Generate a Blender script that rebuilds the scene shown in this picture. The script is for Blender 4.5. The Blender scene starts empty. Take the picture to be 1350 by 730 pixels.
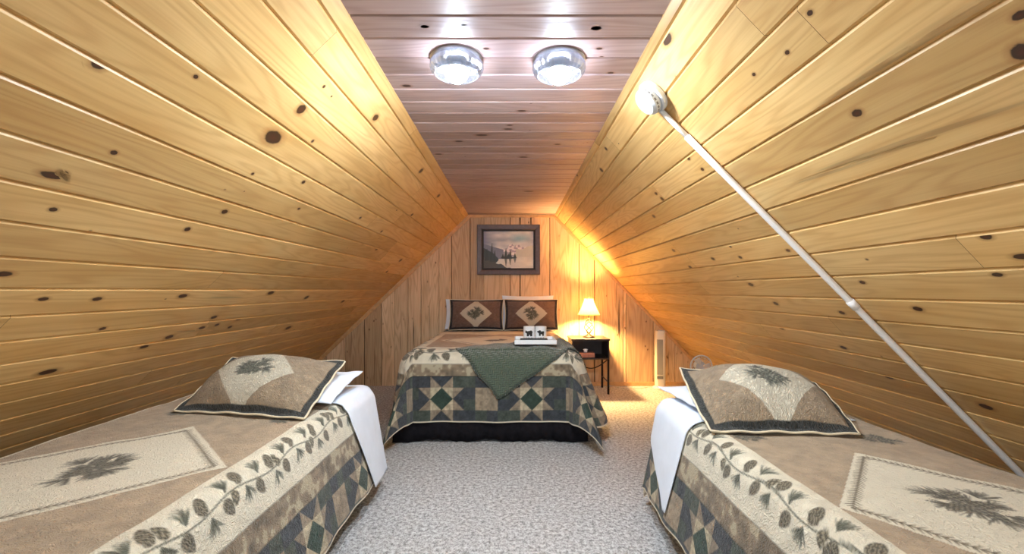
import bpy, math, random
import numpy as np
from mathutils import Vector, Matrix

random.seed(7)
RNG = np.random.default_rng(11)
SC = bpy.context.scene
COL = SC.collection
PI = math.pi
F, VX, VY, CH = 590.0, 677.0, 383.0, 1.19      # focal length (px), vanishing point (px), eye height (m)

# ------------------------------------------------------------------ object helpers
def lin(c):
    c = np.asarray(c, dtype=float)
    if c.max() > 1.001:
        c = c / 255.0
    return np.where(c <= 0.04045, c / 12.92, ((c + 0.055) / 1.055) ** 2.4)

def L4(c):
    v = lin(c)
    return (float(v[0]), float(v[1]), float(v[2]), 1.0)

def tag(o, label=None, cat=None, group=None, kind=None):
    if label: o['label'] = label
    if cat: o['category'] = cat
    if group: o['group'] = group
    if kind: o['kind'] = kind
    return o

def thing(name, label, cat, loc=(0, 0, 0), rz=0.0, group=None):
    o = bpy.data.objects.new(name, None)
    COL.objects.link(o)
    o.location = loc
    o.rotation_euler = (0, 0, rz)
    o.empty_display_size = 0.1
    return tag(o, label, cat, group)

def copy_tree(o, parent=None):
    c = o.copy()
    COL.objects.link(c)
    if parent is not None:
        c.parent = parent
    for ch in list(o.children):
        copy_tree(ch, c)
    return c

def link_mesh(name, verts, faces, mat=None, parent=None, smooth=False):
    me = bpy.data.meshes.new(name)
    me.from_pydata([tuple(map(float, v)) for v in verts], [], [tuple(f) for f in faces])
    me.validate()
    me.update()
    o = bpy.data.objects.new(name, me)
    COL.objects.link(o)
    if mat is not None:
        for m in (mat if isinstance(mat, (list, tuple)) else [mat]):
            me.materials.append(m)
    if parent is not None:
        o.parent = parent
    if smooth:
        me.polygons.foreach_set('use_smooth', [True] * len(me.polygons))
    return o

def bevel(o, w=0.004, seg=2, ang=40):
    m = o.modifiers.new('bevel', 'BEVEL')
    m.width = w; m.segments = seg; m.limit_method = 'ANGLE'; m.angle_limit = math.radians(ang)
    return o

class MB:
    """collects shapes for ONE mesh"""
    def __init__(s): s.v, s.f = [], []
    def add(s, v, f):
        b = len(s.v)
        s.v += [tuple(map(float, p)) for p in v]
        s.f += [tuple(b + i for i in q) for q in f]
        return s
    def box(s, lo, hi):
        (x0, y0, z0), (x1, y1, z1) = lo, hi
        return s.add([(x0,y0,z0),(x1,y0,z0),(x1,y1,z0),(x0,y1,z0),(x0,y0,z1),(x1,y0,z1),(x1,y1,z1),(x0,y1,z1)],
                     [(0,3,2,1),(4,5,6,7),(0,1,5,4),(1,2,6,5),(2,3,7,6),(3,0,4,7)])
    def lathe(s, prof, seg=32, c=(0,0,0), M=None, closed=False):
        v, f = [], []
        n = len(prof)
        for r, z in prof:
            for k in range(seg):
                a = 2*PI*k/seg
                p = Vector((r*math.cos(a), r*math.sin(a), z))
                if M is not None: p = M @ p
                v.append((p.x+c[0], p.y+c[1], p.z+c[2]))
        for i in range(n-1 if not closed else n):
            for k in range(seg):
                a, b = i*seg+k, i*seg+(k+1) % seg
                j = (i+1) % n
                c2, d = j*seg+(k+1) % seg, j*seg+k
                f.append((a, b, c2, d))
        if not closed:
            if prof[0][0] > 1e-6: f.append(tuple(range(seg))[::-1])
            if prof[-1][0] > 1e-6: f.append(tuple((n-1)*seg+k for k in range(seg)))
        return s.add(v, f)
    def tube(s, pts, r, seg=8, closed=False):
        pts = [Vector(p) for p in pts]
        n = len(pts)
        rr = r if isinstance(r, (list, tuple)) else [r]*n
        v, f = [], []
        up = None
        for i, p in enumerate(pts):
            if closed:
                t = pts[(i+1) % n] - pts[i-1]
            else:
                t = pts[min(i+1, n-1)] - pts[max(i-1, 0)]
            t.normalize()
            if up is None:
                up = Vector((0,0,1)) if abs(t.z) < 0.9 else Vector((1,0,0))
            a = t.cross(up)
            if a.length < 1e-6: a = t.orthogonal()
            a.normalize()
            b = a.cross(t); b.normalize()
            up = b
            for k in range(seg):
                q = 2*PI*k/seg
                w = p + (a*math.cos(q) + b*math.sin(q))*rr[i]
                v.append(tuple(w))
        for i in range(n if closed else n-1):
            j = (i+1) % n
            for k in range(seg):
                f.append((i*seg+k, i*seg+(k+1) % seg, j*seg+(k+1) % seg, j*seg+k))
        if not closed:
            f.append(tuple(range(seg))[::-1]); f.append(tuple((n-1)*seg+k for k in range(seg)))
        return s.add(v, f)
    def build(s, name, mat, parent=None, smooth=False):
        return link_mesh(name, s.v, s.f, mat, parent, smooth)

def autosmooth(o, ang=35):
    me = o.data
    me.polygons.foreach_set('use_smooth', [True]*len(me.polygons))
    me.update()
    try:
        me.set_sharp_from_angle(angle=math.radians(ang))
    except Exception:
        pass
    return o

def grid_mesh(name, P, cols=None, uv=None, mat=None, parent=None, wrap=False):
    """P: (n,m,3) points; cols: (n,m,3) linear surface colours; uv: (n,m,2)"""
    n, m = P.shape[:2]
    idx = np.arange(n*m).reshape(n, m)
    if wrap:
        idx = np.concatenate([idx, idx[:, :1]], axis=1)
    q = np.stack([idx[:-1, :-1], idx[:-1, 1:], idx[1:, 1:], idx[1:, :-1]], -1).reshape(-1, 4)
    me = bpy.data.meshes.new(name)
    me.vertices.add(n*m); me.loops.add(q.size); me.polygons.add(len(q))
    me.vertices.foreach_set('co', P.reshape(-1).astype(np.float32))
    me.loops.foreach_set('vertex_index', q.reshape(-1).astype(np.int32))
    me.polygons.foreach_set('loop_start', (np.arange(len(q))*4).astype(np.int32))
    try: me.polygons.foreach_set('loop_total', np.full(len(q), 4, dtype=np.int32))
    except Exception: pass
    me.update(calc_edges=True)
    me.validate()
    if cols is not None:
        a = me.color_attributes.new('Col', 'FLOAT_COLOR', 'POINT')
        rgba = np.ones((n*m, 4), np.float32); rgba[:, :3] = cols.reshape(-1, 3)
        a.data.foreach_set('color', rgba.reshape(-1))
    if uv is not None:
        l = me.uv_layers.new(name='UVMap')
        l.data.foreach_set('uv', uv.reshape(-1, 2)[q.reshape(-1)].astype(np.float32).reshape(-1))
    me.polygons.foreach_set('use_smooth', [True]*len(me.polygons))
    o = bpy.data.objects.new(name, me); COL.objects.link(o)
    if mat is not None: me.materials.append(mat)
    if parent is not None: o.parent = parent
    return o

# ------------------------------------------------------------------ materials
class NT:
    def __init__(s, name):
        s.m = bpy.data.materials.new(name); s.m.use_nodes = True
        s.t = s.m.node_tree; s.n = s.t.nodes; s.l = s.t.links
        s.b = s.n['Principled BSDF']; s.out = s.n['Material Output']
    def node(s, typ, **kw):
        o = s.n.new(typ)
        for k, v in kw.items():
            if k == 'inp':
                for a, b in v.items():
                    if hasattr(b, 'is_output'): s.l.new(b, o.inputs[a])
                    else: o.inputs[a].default_value = b
            else: setattr(o, k, v)
        return o
    def math(s, op, a, b=0.0, c=None):
        d = {0: a, 1: b}
        if c is not None: d[2] = c
        return s.node('ShaderNodeMath', operation=op, inp=d).outputs[0]
    def mix(s, f, a, b, blend='MIX'):
        o = s.node('ShaderNodeMix', data_type='RGBA', blend_type=blend)
        for i, v in ((0, f), (6, a), (7, b)):
            if hasattr(v, 'is_output'): s.l.new(v, o.inputs[i])
            else: o.inputs[i].default_value = v
        return o.outputs[2]
    def ramp(s, fac, stops, interp='LINEAR'):
        r = s.node('ShaderNodeValToRGB')
        s.l.new(fac, r.inputs[0]); cr = r.color_ramp; cr.interpolation = interp
        while len(cr.elements) < len(stops): cr.elements.new(0.5)
        for e, (p, c) in zip(cr.elements, stops):
            e.position = p; e.color = c if len(c) == 4 else (*c, 1)
        return r.outputs[0]
    def noise(s, vec, scale, detail=3, rough=0.55, dist=0.0):
        o = s.node('ShaderNodeTexNoise', inp={'Scale': scale, 'Detail': detail, 'Roughness': rough, 'Distortion': dist})
        if vec is not None: s.l.new(vec, o.inputs['Vector'])
        return o.outputs['Fac']
    def bump(s, h, strength=0.3, dist=0.002):
        b = s.node('ShaderNodeBump', inp={'Strength': strength, 'Distance': dist, 'Height': h})
        s.l.new(b.outputs[0], s.b.inputs['Normal'])
    def set(s, **kw):
        for k, v in kw.items():
            k = k.replace('_', ' ')
            if hasattr(v, 'is_output'): s.l.new(v, s.b.inputs[k])
            else: s.b.inputs[k].default_value = v
        return s

def plain(name, col, rough=0.5, metal=0.0, var=0.08, scale=40, bump=0.0, spec=0.5, **kw):
    t = NT(name)
    tc = t.node('ShaderNodeTexCoord').outputs['Object']
    n = t.noise(tc, scale, 3)
    c = lin(col)
    lo = tuple(float(x*(1-var)) for x in c) + (1,); hi = tuple(float(min(1, x*(1+var))) for x in c) + (1,)
    t.set(Base_Color=t.ramp(n, [(0.3, lo), (0.7, hi)]), Roughness=rough, Metallic=metal, Specular_IOR_Level=spec, **kw)
    if bump: t.bump(n, bump)
    return t.m

def wood_mat(name, light, mid, dark, rough=0.42, contrast=1.0, rough_sawn=0.0):
    """board UV (u along, v across, metres, with a per-board offset) + knot UV (unit disc) + per-board tone"""
    t = NT(name)
    uv = t.node('ShaderNodeUVMap', uv_map='UVMap').outputs[0]
    kn = t.node('ShaderNodeUVMap', uv_map='Knot').outputs[0]
    tone = t.node('ShaderNodeAttribute', attribute_name='tone').outputs['Fac']
    m1 = t.node('ShaderNodeMapping', inp={'Vector': uv, 'Scale': (0.75, 7.0, 1.0)}).outputs[0]
    n1 = t.noise(m1, 1.0, 2, 0.45, 0.25)
    rings = t.math('SINE', t.math('MULTIPLY', n1, 75.0))
    rings = t.math('MULTIPLY_ADD', rings, 0.5, 0.5)
    rings = t.math('POWER', rings, 2.2)
    m2 = t.node('ShaderNodeMapping', inp={'Vector': uv, 'Scale': (2.2, 130.0, 1.0)}).outputs[0]
    n2 = t.noise(m2, 1.0, 3, 0.6)
    m3 = t.node('ShaderNodeMapping', inp={'Vector': uv, 'Scale': (1.3, 4.5, 1.0)}).outputs[0]
    n3 = t.noise(m3, 1.0, 3, 0.5)
    base = t.ramp(n3, [(0.3, L4(light)), (0.7, L4(mid))])
    c = t.mix(t.math('MULTIPLY', rings, 0.30*contrast), base, L4(dark))
    c = t.mix(t.math('MULTIPLY', t.ramp(n2, [(0.42, (0,0,0,1)), (0.7, (1,1,1,1))]), 0.20*contrast), c, L4(dark))
    tv = t.math('MULTIPLY_ADD', tone, 0.36, 0.80)
    comb = t.node('ShaderNodeCombineColor', inp={0: tv, 1: t.math('POWER', tv, 1.12), 2: t.math('POWER', tv, 1.3)}).outputs[0]
    c = t.mix(1.0, c, comb, 'MULTIPLY')
    # knots
    ln = t.node('ShaderNodeVectorMath', operation='LENGTH'); t.l.new(kn, ln.inputs[0])
    jit = t.noise(kn, 2.4, 2)
    r = t.math('ADD', ln.outputs['Value'], t.math('MULTIPLY_ADD', jit, 0.24, -0.12))
    kf = t.ramp(r, [(0.0, (1,1,1,1)), (0.44, (0.95,)*3+(1,)), (0.55, (0.5,)*3+(1,)), (0.95, (0,0,0,1))])
    kc = t.ramp(r, [(0.0, L4((84,46,28))), (0.30, L4((58,30,18))), (0.46, L4((40,18,10))), (0.6, L4((150,92,44)))])
    kf = t.math('MULTIPLY', kf, t.node('ShaderNodeAttribute', attribute_name='knot_depth').outputs['Fac'])
    c = t.mix(kf, c, kc)
    t.set(Base_Color=c, Roughness=rough, Specular_IOR_Level=0.45)
    h = t.math('ADD', t.math('MULTIPLY', n2, 0.5+rough_sawn), t.math('MULTIPLY', rings, 0.3))
    t.bump(h, 0.12+0.5*rough_sawn, 0.002)
    return t.m

M_pine = wood_mat('pine_boards', (228,194,134), (212,172,108), (176,122,64))
M_ceil = wood_mat('pine_ceiling', (196,174,170), (182,157,152), (142,111,102), contrast=1.1)
M_rough = wood_mat('pine_rough_sawn', (226,196,158), (210,176,136), (158,116,78), rough=0.6, contrast=1.2, rough_sawn=0.6)

def carpet_mat():
    t = NT('carpet')
    tc = t.node('ShaderNodeTexCoord').outputs['Object']
    n = t.noise(tc, 48, 3, 0.6); n2 = t.noise(tc, 120, 2, 0.6)
    f = t.math('ADD', t.math('MULTIPLY', n, 0.55), t.math('MULTIPLY', n2, 0.45))
    c = t.ramp(f, [(0.34, L4((110,109,109))), (0.45, L4((170,170,171))), (0.53, L4((212,213,214))), (0.64, L4((244,245,246)))])
    big = t.noise(tc, 3.0, 2)
    c = t.mix(t.math('MULTIPLY', big, 0.25), c, L4((164,162,160)))
    t.set(Base_Color=c, Roughness=0.95, Specular_IOR_Level=0.1)
    t.bump(f, 0.9, 0.02)
    return t.m
M_carpet = carpet_mat()

def cloth_mat(name, bump_scale=55.0, strength=0.6, rough=0.85, sheen=0.2, knit=False):
    """woven cloth whose own printed pattern is the colour attribute; quilting puckers from noise"""
    t = NT(name)
    uv = t.node('ShaderNodeUVMap', uv_map='UVMap').outputs[0]
    col = t.node('ShaderNodeAttribute', attribute_name='Col').outputs['Color']
    fine = t.noise(uv, 420, 2)
    c = t.mix(0.18, col, t.ramp(fine, [(0.3, (0.25,)*3+(1,)), (0.7, (1,1,1,1))]), 'MULTIPLY')
    t.set(Base_Color=c, Roughness=rough, Specular_IOR_Level=0.2, Sheen_Weight=sheen)
    if knit:
        sx = t.node('ShaderNodeSeparateXYZ', inp={0: uv})
        u, v = sx.outputs[0], sx.outputs[1]
        zig = t.math('PINGPONG', u, 0.022)
        w = t.math('SINE', t.math('MULTIPLY', t.math('ADD', v, zig), 2*PI/0.022))
        h = t.math('ADD', w, t.math('MULTIPLY', t.noise(uv, 160, 2), 1.2))
        t.bump(h, 0.9, 0.004)
        c2 = t.mix(t.math('MULTIPLY_ADD', w, 0.16, 0.16), c, L4((38,48,36)))
        t.set(Base_Color=c2)
    else:
        d = t.noise(uv, 22, 2)
        off = t.node('ShaderNodeVectorMath', operation='ADD'); t.l.new(uv, off.inputs[0])
        cv = t.node('ShaderNodeCombineXYZ', inp={0: t.math('MULTIPLY', d, 0.03), 1: t.math('MULTIPLY', d, -0.03)})
        t.l.new(cv.outputs[0], off.inputs[1])
        n = t.noise(off.outputs[0], bump_scale, 2, 0.5, 1.4)
        ridge = t.math('ABSOLUTE', t.math('SUBTRACT', n, 0.5))
        h = t.math('SMOOTH_MIN', t.math('MULTIPLY', ridge, 5.0), 1.0, 0.4)
        t.bump(h, strength, 0.008)
    return t.m
M_quilt = cloth_mat('quilted_cotton')
M_sham = cloth_mat('quilted_sham', 60.0, 0.9)
M_throw = cloth_mat('green_knit', knit=True, sheen=0.5)
M_print = NT('printed_surface')
M_print.set(Base_Color=M_print.node('ShaderNodeAttribute', attribute_name='Col').outputs['Color'], Roughness=0.3)
M_glaze = M_print.m
M_print = NT('painted_canvas')
_tc = M_print.node('ShaderNodeTexCoord').outputs['Object']
M_print.set(Base_Color=M_print.mix(0.15, M_print.node('ShaderNodeAttribute', attribute_name='Col').outputs['Color'],
            M_print.ramp(M_print.noise(_tc, 60, 4), [(0.3, (0.5,0.5,0.5,1)), (0.7, (1,1,1,1))]), 'MULTIPLY'), Roughness=0.5)
M_canvas = M_print.m

M_sheet = plain('white_sheet', (228,236,248), 0.8, var=0.03, scale=12, bump=0.15, spec=0.2)
M_white_pillow = plain('white_pillowcase', (230,237,248), 0.8, var=0.03, scale=14, bump=0.2, spec=0.2)
M_black_fabric = plain('black_skirt', (30,28,32), 0.9, var=0.25, scale=25, bump=0.2, spec=0.1)
M_base = plain('dark_bed_base', (28,24,24), 0.7, var=0.2)
M_mattress = plain('mattress_ticking', (200,196,190), 0.85, var=0.05)
M_piping = plain('cream_piping', (226,214,186), 0.8, var=0.06)
M_white = plain('white_plastic', (206,212,218), 0.35, var=0.02, scale=10)
M_offwhite = plain('offwhite_plastic', (226,220,206), 0.4, var=0.03, scale=10)
M_grey_grille = plain('grey_grille', (120,118,116), 0.5, var=0.1)
M_dark_hole = plain('dark_inside', (52,50,50), 0.8, var=0.1)
M_conduit = plain('white_conduit', (240,238,236), 0.35, var=0.04, scale=8)
M_black_wood = plain('dark_nightstand_wood', (44,32,30), 0.45, var=0.25, scale=18)
M_black_metal = plain('black_metal', (26,22,22), 0.45, 0.6, var=0.15)
M_iron = plain('bronze_iron', (38,24,16), 0.5, 0.15, var=0.25)
M_frame = plain('dark_picture_frame', (74,54,52), 0.4, var=0.25, scale=30)
M_liner = plain('black_frame_liner', (24,20,24), 0.5, var=0.1)
M_tray = plain('white_tray', (236,240,242), 0.35, var=0.02)
M_black_plastic = plain('black_plastic', (22,24,26), 0.4, var=0.1)
M_chrome = plain('brushed_nickel', (190,190,196), 0.28, 1.0, var=0.06)
M_trim = plain('pine_trim', (206,160,108), 0.55, var=0.14, scale=22)
M_backing = plain('groove_backing', (66,40,20), 0.9, var=0.2)
M_pinkcloth = plain('rose_tissue_box', (176,120,104), 0.8, var=0.2, scale=60)

def glass_mat():
    t = NT('clear_ribbed_glass')
    tr = t.node('ShaderNodeBsdfTransparent', inp={'Color': (0.5,0.51,0.54,1)})
    gl = t.node('ShaderNodeBsdfGlossy', inp={'Color': (0.8,0.8,0.86,1), 'Roughness': 0.22})
    fr = t.node('ShaderNodeLayerWeight', inp={'Blend': 0.35})
    tc = t.node('ShaderNodeTexCoord').outputs['Object']
    f = t.math('ADD', t.math('MULTIPLY', fr.outputs['Facing'], 0.5), t.math('MULTIPLY', t.noise(tc, 45, 2), 0.15))
    mx = t.node('ShaderNodeMixShader', inp={0: f, 1: tr.outputs[0], 2: gl.outputs[0]})
    df = t.node('ShaderNodeBsdfDiffuse', inp={'Color': (0.72,0.72,0.78,1)}); tl = t.node('ShaderNodeBsdfTranslucent', inp={'Color': (0.5,0.5,0.56,1)})
    milk = t.node('ShaderNodeMixShader', inp={0: 0.4, 1: df.outputs[0], 2: tl.outputs[0]})
    mx = t.node('ShaderNodeMixShader', inp={0: 0.012, 1: mx.outputs[0], 2: milk.outputs[0]})
    t.l.new(mx.outputs[0], t.out.inputs[0])
    return t.m
M_glass = glass_mat()

def pane_mat():
    t = NT('added_pane_glass')  # glass for the added, unseen window in the front wall
    tr = t.node('ShaderNodeBsdfTransparent', inp={'Color': (0.96,0.97,0.98,1)})
    gl = t.node('ShaderNodeBsdfGlossy', inp={'Color': (1,1,1,1), 'Roughness': 0.02})
    lw = t.node('ShaderNodeLayerWeight', inp={'Blend': 0.2})
    mx = t.node('ShaderNodeMixShader', inp={0: t.math('MULTIPLY', lw.outputs['Fresnel'], 0.6), 1: tr.outputs[0], 2: gl.outputs[0]})
    t.l.new(mx.outputs[0], t.out.inputs[0])
    return t.m
M_pane = pane_mat()

def emit_mat(name, col, strength):
    t = NT(name)
    tc = t.node('ShaderNodeTexCoord').outputs['Object']
    c = t.ramp(t.noise(tc, 5, 1), [(0.0, (*col, 1)), (1.0, tuple(min(1, x*1.03) for x in col)+(1,))])
    t.set(Base_Color=(0.8,0.8,0.8,1), Emission_Color=c, Emission_Strength=strength)
    return t.m
BULB = 270.0
M_bulb = emit_mat('cool_white_bulb', (0.80, 0.90, 1.0), BULB)
M_warm = emit_mat('warm_bulb', (1.0, 0.58, 0.21), 1250.0)

def shade_mat():
    t = NT('cream_lamp_shade')
    tc = t.node('ShaderNodeTexCoord').outputs['Object']
    c = t.ramp(t.noise(tc, 90, 2), [(0.3, L4((244,230,190))), (0.7, L4((250,240,212)))])
    d = t.node('ShaderNodeBsdfDiffuse', inp={'Color': c}); tr = t.node('ShaderNodeBsdfTranslucent', inp={'Color': c})
    mx = t.node('ShaderNodeMixShader', inp={0: 0.72, 1: d.outputs[0], 2: tr.outputs[0]})
    t.l.new(mx.outputs[0], t.out.inputs[0])
    return t.m
M_shade = shade_mat()

# ------------------------------------------------------------------ board-lined surfaces
BVW, BVD = 0.0080, 0.0090          # V-joint bevel width and depth

class Boards:
    """one wall: tongue-and-groove boards with V joints, knots lying in the board faces, and a backing slab"""
    def __init__(s, O, u, v, n):
        s.O, s.u, s.v, s.n = (Vector(x) for x in (O, u, v, n))
        s.V, s.Fc, s.UV, s.KN, s.TN, s.MI, s.KW = [], [], [], [], [], [], []
        s.segs = []
    def P(s, a, b, h=0.0): return s.O + s.u*a + s.v*b + s.n*h
    def inv(s, p):
        d = Vector(p) - s.O
        return d.dot(s.u), d.dot(s.v)
    def face(s, pts, uvs, tone, knots=None, mi=0, kw=1.0):
        b = len(s.V)
        s.V += [tuple(p) for p in pts]
        s.Fc.append(tuple(range(b, b+len(pts))))
        s.UV += uvs
        s.KN += knots if knots else [(9.0, 9.0)]*len(pts)
        s.TN.append(tone); s.MI.append(mi); s.KW.append(kw)
    def board(s, a0, a1, b0, b1, top=None, bw=BVW, bd=BVD, gap=0.0):
        """a along, b across; top(b) optionally gives the far end of the board at b"""
        ou, ov, tone = random.uniform(0, 60), random.uniform(0, 60), random.random()
        s.segs.append((a0, a1, b0, b1, ou, ov, tone))
        e = 0.0007
        bs = [(b0+gap, -bd), (b0+gap+bw, 0), (b1-gap-bw, 0), (b1-gap, -bd)]
        T = (lambda b: a1-e) if top is None else top
        for (p, hp), (q, hq) in zip(bs[:-1], bs[1:]):
            pts = [s.P(a0+e, p, hp), s.P(T(p), p, hp), s.P(T(q), q, hq), s.P(a0+e, q, hq)]
            uv = [(a0+ou, p+ov), (T(p)+ou, p+ov), (T(q)+ou, q+ov), (a0+ou, q+ov)]
            s.face(pts, uv, tone)
    def knot(s, a, b, ra, rb, soft=0.0, ang=0.0):
        for (a0, a1, b0, b1, ou, ov, tone) in s.segs:
            if a0 <= a < a1 and b0 <= b < b1:
                break
        else:
            return
        lo, hi = b0+BVW, b1-BVW
        N = 28; h = 0.0004
        ca, sa = math.cos(ang), math.sin(ang)
        ring = []
        for k in range(N):
            q = 2*PI*k/N
            x, y = ra*math.cos(q), rb*math.sin(q)
            ring.append((a + x*ca - y*sa, min(max(b + x*sa + y*ca, lo), hi)))
        def kuv(p):
            dx, dy = p[0]-a, p[1]-b
            x, y = (dx*ca+dy*sa)/ra, (-dx*sa+dy*ca)/rb
            return (x, y)
        c = (a, min(max(b, lo), hi))
        for k in range(N):
            p, q = ring[k], ring[(k+1) % N]
            tri = [c, p, q]
            s.face([s.P(*t, h) for t in tri], [(t[0]+ou, t[1]+ov) for t in tri], tone, [kuv(t) for t in tri], 0, max(0.12, 1-1.45*soft))
    def slab(s, a0, a1, b0, b1, h0=-0.0092, h1=-0.10):
        pts = [s.P(a0,b0,h0), s.P(a1,b0,h0), s.P(a1,b1,h0), s.P(a0,b1,h0), s.P(a0,b0,h1), s.P(a1,b0,h1), s.P(a1,b1,h1), s.P(a0,b1,h1)]
        for q in ((0,1,2,3),(4,7,6,5),(0,4,5,1),(1,5,6,2),(2,6,7,3),(3,7,4,0)):
            s.face([pts[i] for i in q], [(0,0)]*4, 0.5, None, 1)
    def build(s, name, mat):
        o = link_mesh(name, s.V, s.Fc, [mat, M_backing])
        me = o.data
        # consistent facing: towards +n for the board faces
        me.polygons.foreach_set('material_index', s.MI)
        for ln, dat in (('UVMap', s.UV), ('Knot', s.KN)):
            l = me.uv_layers.new(name=ln)
            l.data.foreach_set('uv', np.array(dat, np.float32).reshape(-1))
        a = me.attributes.new('tone', 'FLOAT', 'FACE')
        a.data.foreach_set('value', np.array(s.TN, np.float32))
        a = me.attributes.new('knot_depth', 'FLOAT', 'FACE')
        a.data.foreach_set('value', np.array(s.KW, np.float32))
        return tag(o, kind='structure')

YF, YB = -2.3, 5.6                  # front and back ends of the room
# ---- left slope
def slope(name, side, a, sl, z0, dz, knots_px, streaks=()):
    """side -1 left, +1 right; |X| = a + sl*(0.95-zc)"""
    nrm = math.hypot(sl, 1)
    O = (side*a, 0, CH+0.95)
    B = Boards(O, (0, 1, 0), (side*sl/nrm, 0, -1/nrm), (-side/nrm, 0, -sl/nrm))
    ks = []
    k = 40
    for k in range(30, -30, -1):
        z = z0 + dz*k
        if -1.19-dz < z < 0.95: ks.append((0.95-z)*nrm)
    seams = [0.0] + ks
    bottom = (0.95+1.19)*nrm
    seams = [x for x in seams if x < bottom-0.02] + [bottom]
    for b0, b1 in zip(seams[:-1], seams[1:]):
        if b1-b0 < 0.02: continue
        y = YF - random.uniform(0, 1.5)
        while y < YB:
            y2 = y + random.choice([2.4, 3.0, 3.6, 4.2])
            if y2 > YB-0.35: y2 = YB+0.03
            if y2 > YF: B.board(max(y, YF), y2, b0, b1)
            y = y2
    def hit(px, py):
        dx, dz_ = (px-VX)/F, (VY-py)/F
        # side*X + sl*zc = a + 0.95 sl
        Y = (a+0.95*sl)/(side*dx+sl*dz_)
        return B.inv((dx*Y, Y, CH+dz_*Y)), Y
    for px, py, r, asp in knots_px:
        (A, b), Y = hit(px, py)
        rm = r*Y/F*1.25
        B.knot(A, b, rm*asp, rm*0.95)
    for px, py, ra, rb, soft, ang in streaks:
        (A, b), Y = hit(px, py)
        B.knot(A, b, ra, rb, soft, ang)
    for _ in range(70):
        A, b, r = random.uniform(YF, YB), random.uniform(0.05, bottom), random.uniform(0.004, 0.010)
        B.knot(A, b, r*random.uniform(1.2, 2.0), r, soft=random.choice([0, 0.1, 0.3]))
    B.slab(YF, YB+0.03, -0.0, bottom)
    return B.build(name, M_pine)

KL = [(130,84,13,1.2),(258,101,5,1.2),(397,144,12,1.0),(360,181,16,1.6),(427,114,4,1.0),(437,127,2.5,1),(412,186,4,1),(333,229,3.5,1.2),
      (400,240,4.5,1.2),(68,231,9,2.6),(84,228,6,1.5),(70,276,6,1.4),(150,201,6,1.3),(4,361,8,2.2),(247,302,6,1.3),(578,258,4,1.8),(543,283,3.5,1.4),
      (296,279,6,1.4),(57,394,6,1.8),(128,394,6,1.8),(241,390,6,2.0),(357,386,5,2.2),(282,418,5,1.8),(315,420,5,1.8),(223,444,6,1.8),(286,428,4,1.6),
      (303,431,4,1.5),(266,432,5,1.8),(63,490,8,2.4),(475,287,3,1.5),(503,305,3,1.3),(497,328,4,1.6),(528,343,4,1.6),(510,358,3,1.4),
      (404,392,5,1.5),(452,397,4,1.5),(380,432,5,2),(190,457,5,2.2),(394,275,3,1.5),(135,433,5,1.6),(322,472,5,2),(495,155,8,1.2),(555,225,6,1.2)]
KR = [(1130,149,9,1.4),(1348,68,20,1.0),(1345,20,10,1.5),(880,52,9,2.2),(968,242,6,1.4),(1300,312,8,1.5),(1210,407,7,1.6),(1030,432,5,1.5),(990,375,5,1.8),
      (1137,372,5,1.5),(1300,536,8,1.8),(1112,458,5,1.8),(963,325,3,1.3),(976,339,4,1.5),(1039,330,4,1.6),(1348,338,8,2.2),(908,209,4,1.4),(926,223,4,1.4),
      (865,255,3.5,1.6),(873,262,5,1.2),(862,285,4,1.6),(799,196,4,1.3),(793,224,5,1.3),(1068,17,6,1.3),(1038,69,5,1.3),(994,98,4,1.3),(760,230,4,1.5),
      (1110,412,5,1.6),(1315,362,6,1.8),(888,330,4,1.6),(910,352,4,1.6),(940,341,4,1.6),(860,440,4,1.6),(1172,497,5,2.2),(1023,400,5,1.5)]
slope('wall_left', -1, 0.56, 1.045, 0.005, 0.0898, KL, [(300,392,0.28,0.014,0.46,0.02),(250,436,0.22,0.012,0.44,0.1),(84,232,0.045,0.010,0.3,0.6)])
slope('wall_right', 1, 0.51, 0.96, -0.034, 0.095, KR, [(1185,190,0.62,0.016,0.44,-0.045),(1100,225,0.35,0.013,0.44,-0.03),(1200,60,0.35,0.03,0.56,0.01),(1170,90,0.4,0.02,0.54,0.01)])

# ---- ceiling boards run across the room
def ceiling():
    x0, x1 = -0.572, 0.522
    B = Boards((0, 0, CH+0.95), (1, 0, 0), (0, 1, 0), (0, 0, -1))
    ys = [1.547+0.1405*k for k in range(-28, 30)]
    ys = [YF] + [y for y in ys if YF+0.03 < y < YB-0.02] + [YB+0.03]
    for b0, b1 in zip(ys[:-1], ys[1:]):
        B.board(x0, x1, b0, b1)
    for px, py, r, asp in [(620,99,5,2.4),(641,64,4,1.6),(786,37,4,1.4),(688,146,4,2.2),(635,178,5,2.4),(605,186,4,2),(670,170,4,2.2),(672,165,3,2),
                           (690,207,4,2.2),(536,113,5,1.8),(790,64,4,1.6),(805,96,4,1.6),(560,35,3,1.5),(697,252,4,2.4),(735,190,3,2),(578,203,4,1.8),(793,75,3,1.4)]:
        Y = 0.95*F/(VY-py); rm = r*Y/F*1.25
        B.knot((px-VX)/F*Y, Y, rm*asp, rm)
    for px, py, ra, rb in [(596,34,0.12,0.035),(750,36,0.14,0.03)]:
        Y = 0.95*F/(VY-py)
        B.knot((px-VX)/F*Y, Y, ra, rb, 0.62)
    for _ in range(40):
        B.knot(random.uniform(-0.55, 0.5), random.uniform(YF, YB), 0.011, 0.006, soft=random.choice([0.05, 0.25]))
    B.slab(x0, x1, YF, YB+0.03)
    return B.build('ceiling', M_ceil)
ceiling()

def slope_z(x):
    """height of the roof slopes above the floor at x"""
    return CH + (0.95 - (-x-0.56)/1.045 if x < 0 else 0.95 - (x-0.51)/0.96)

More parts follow.
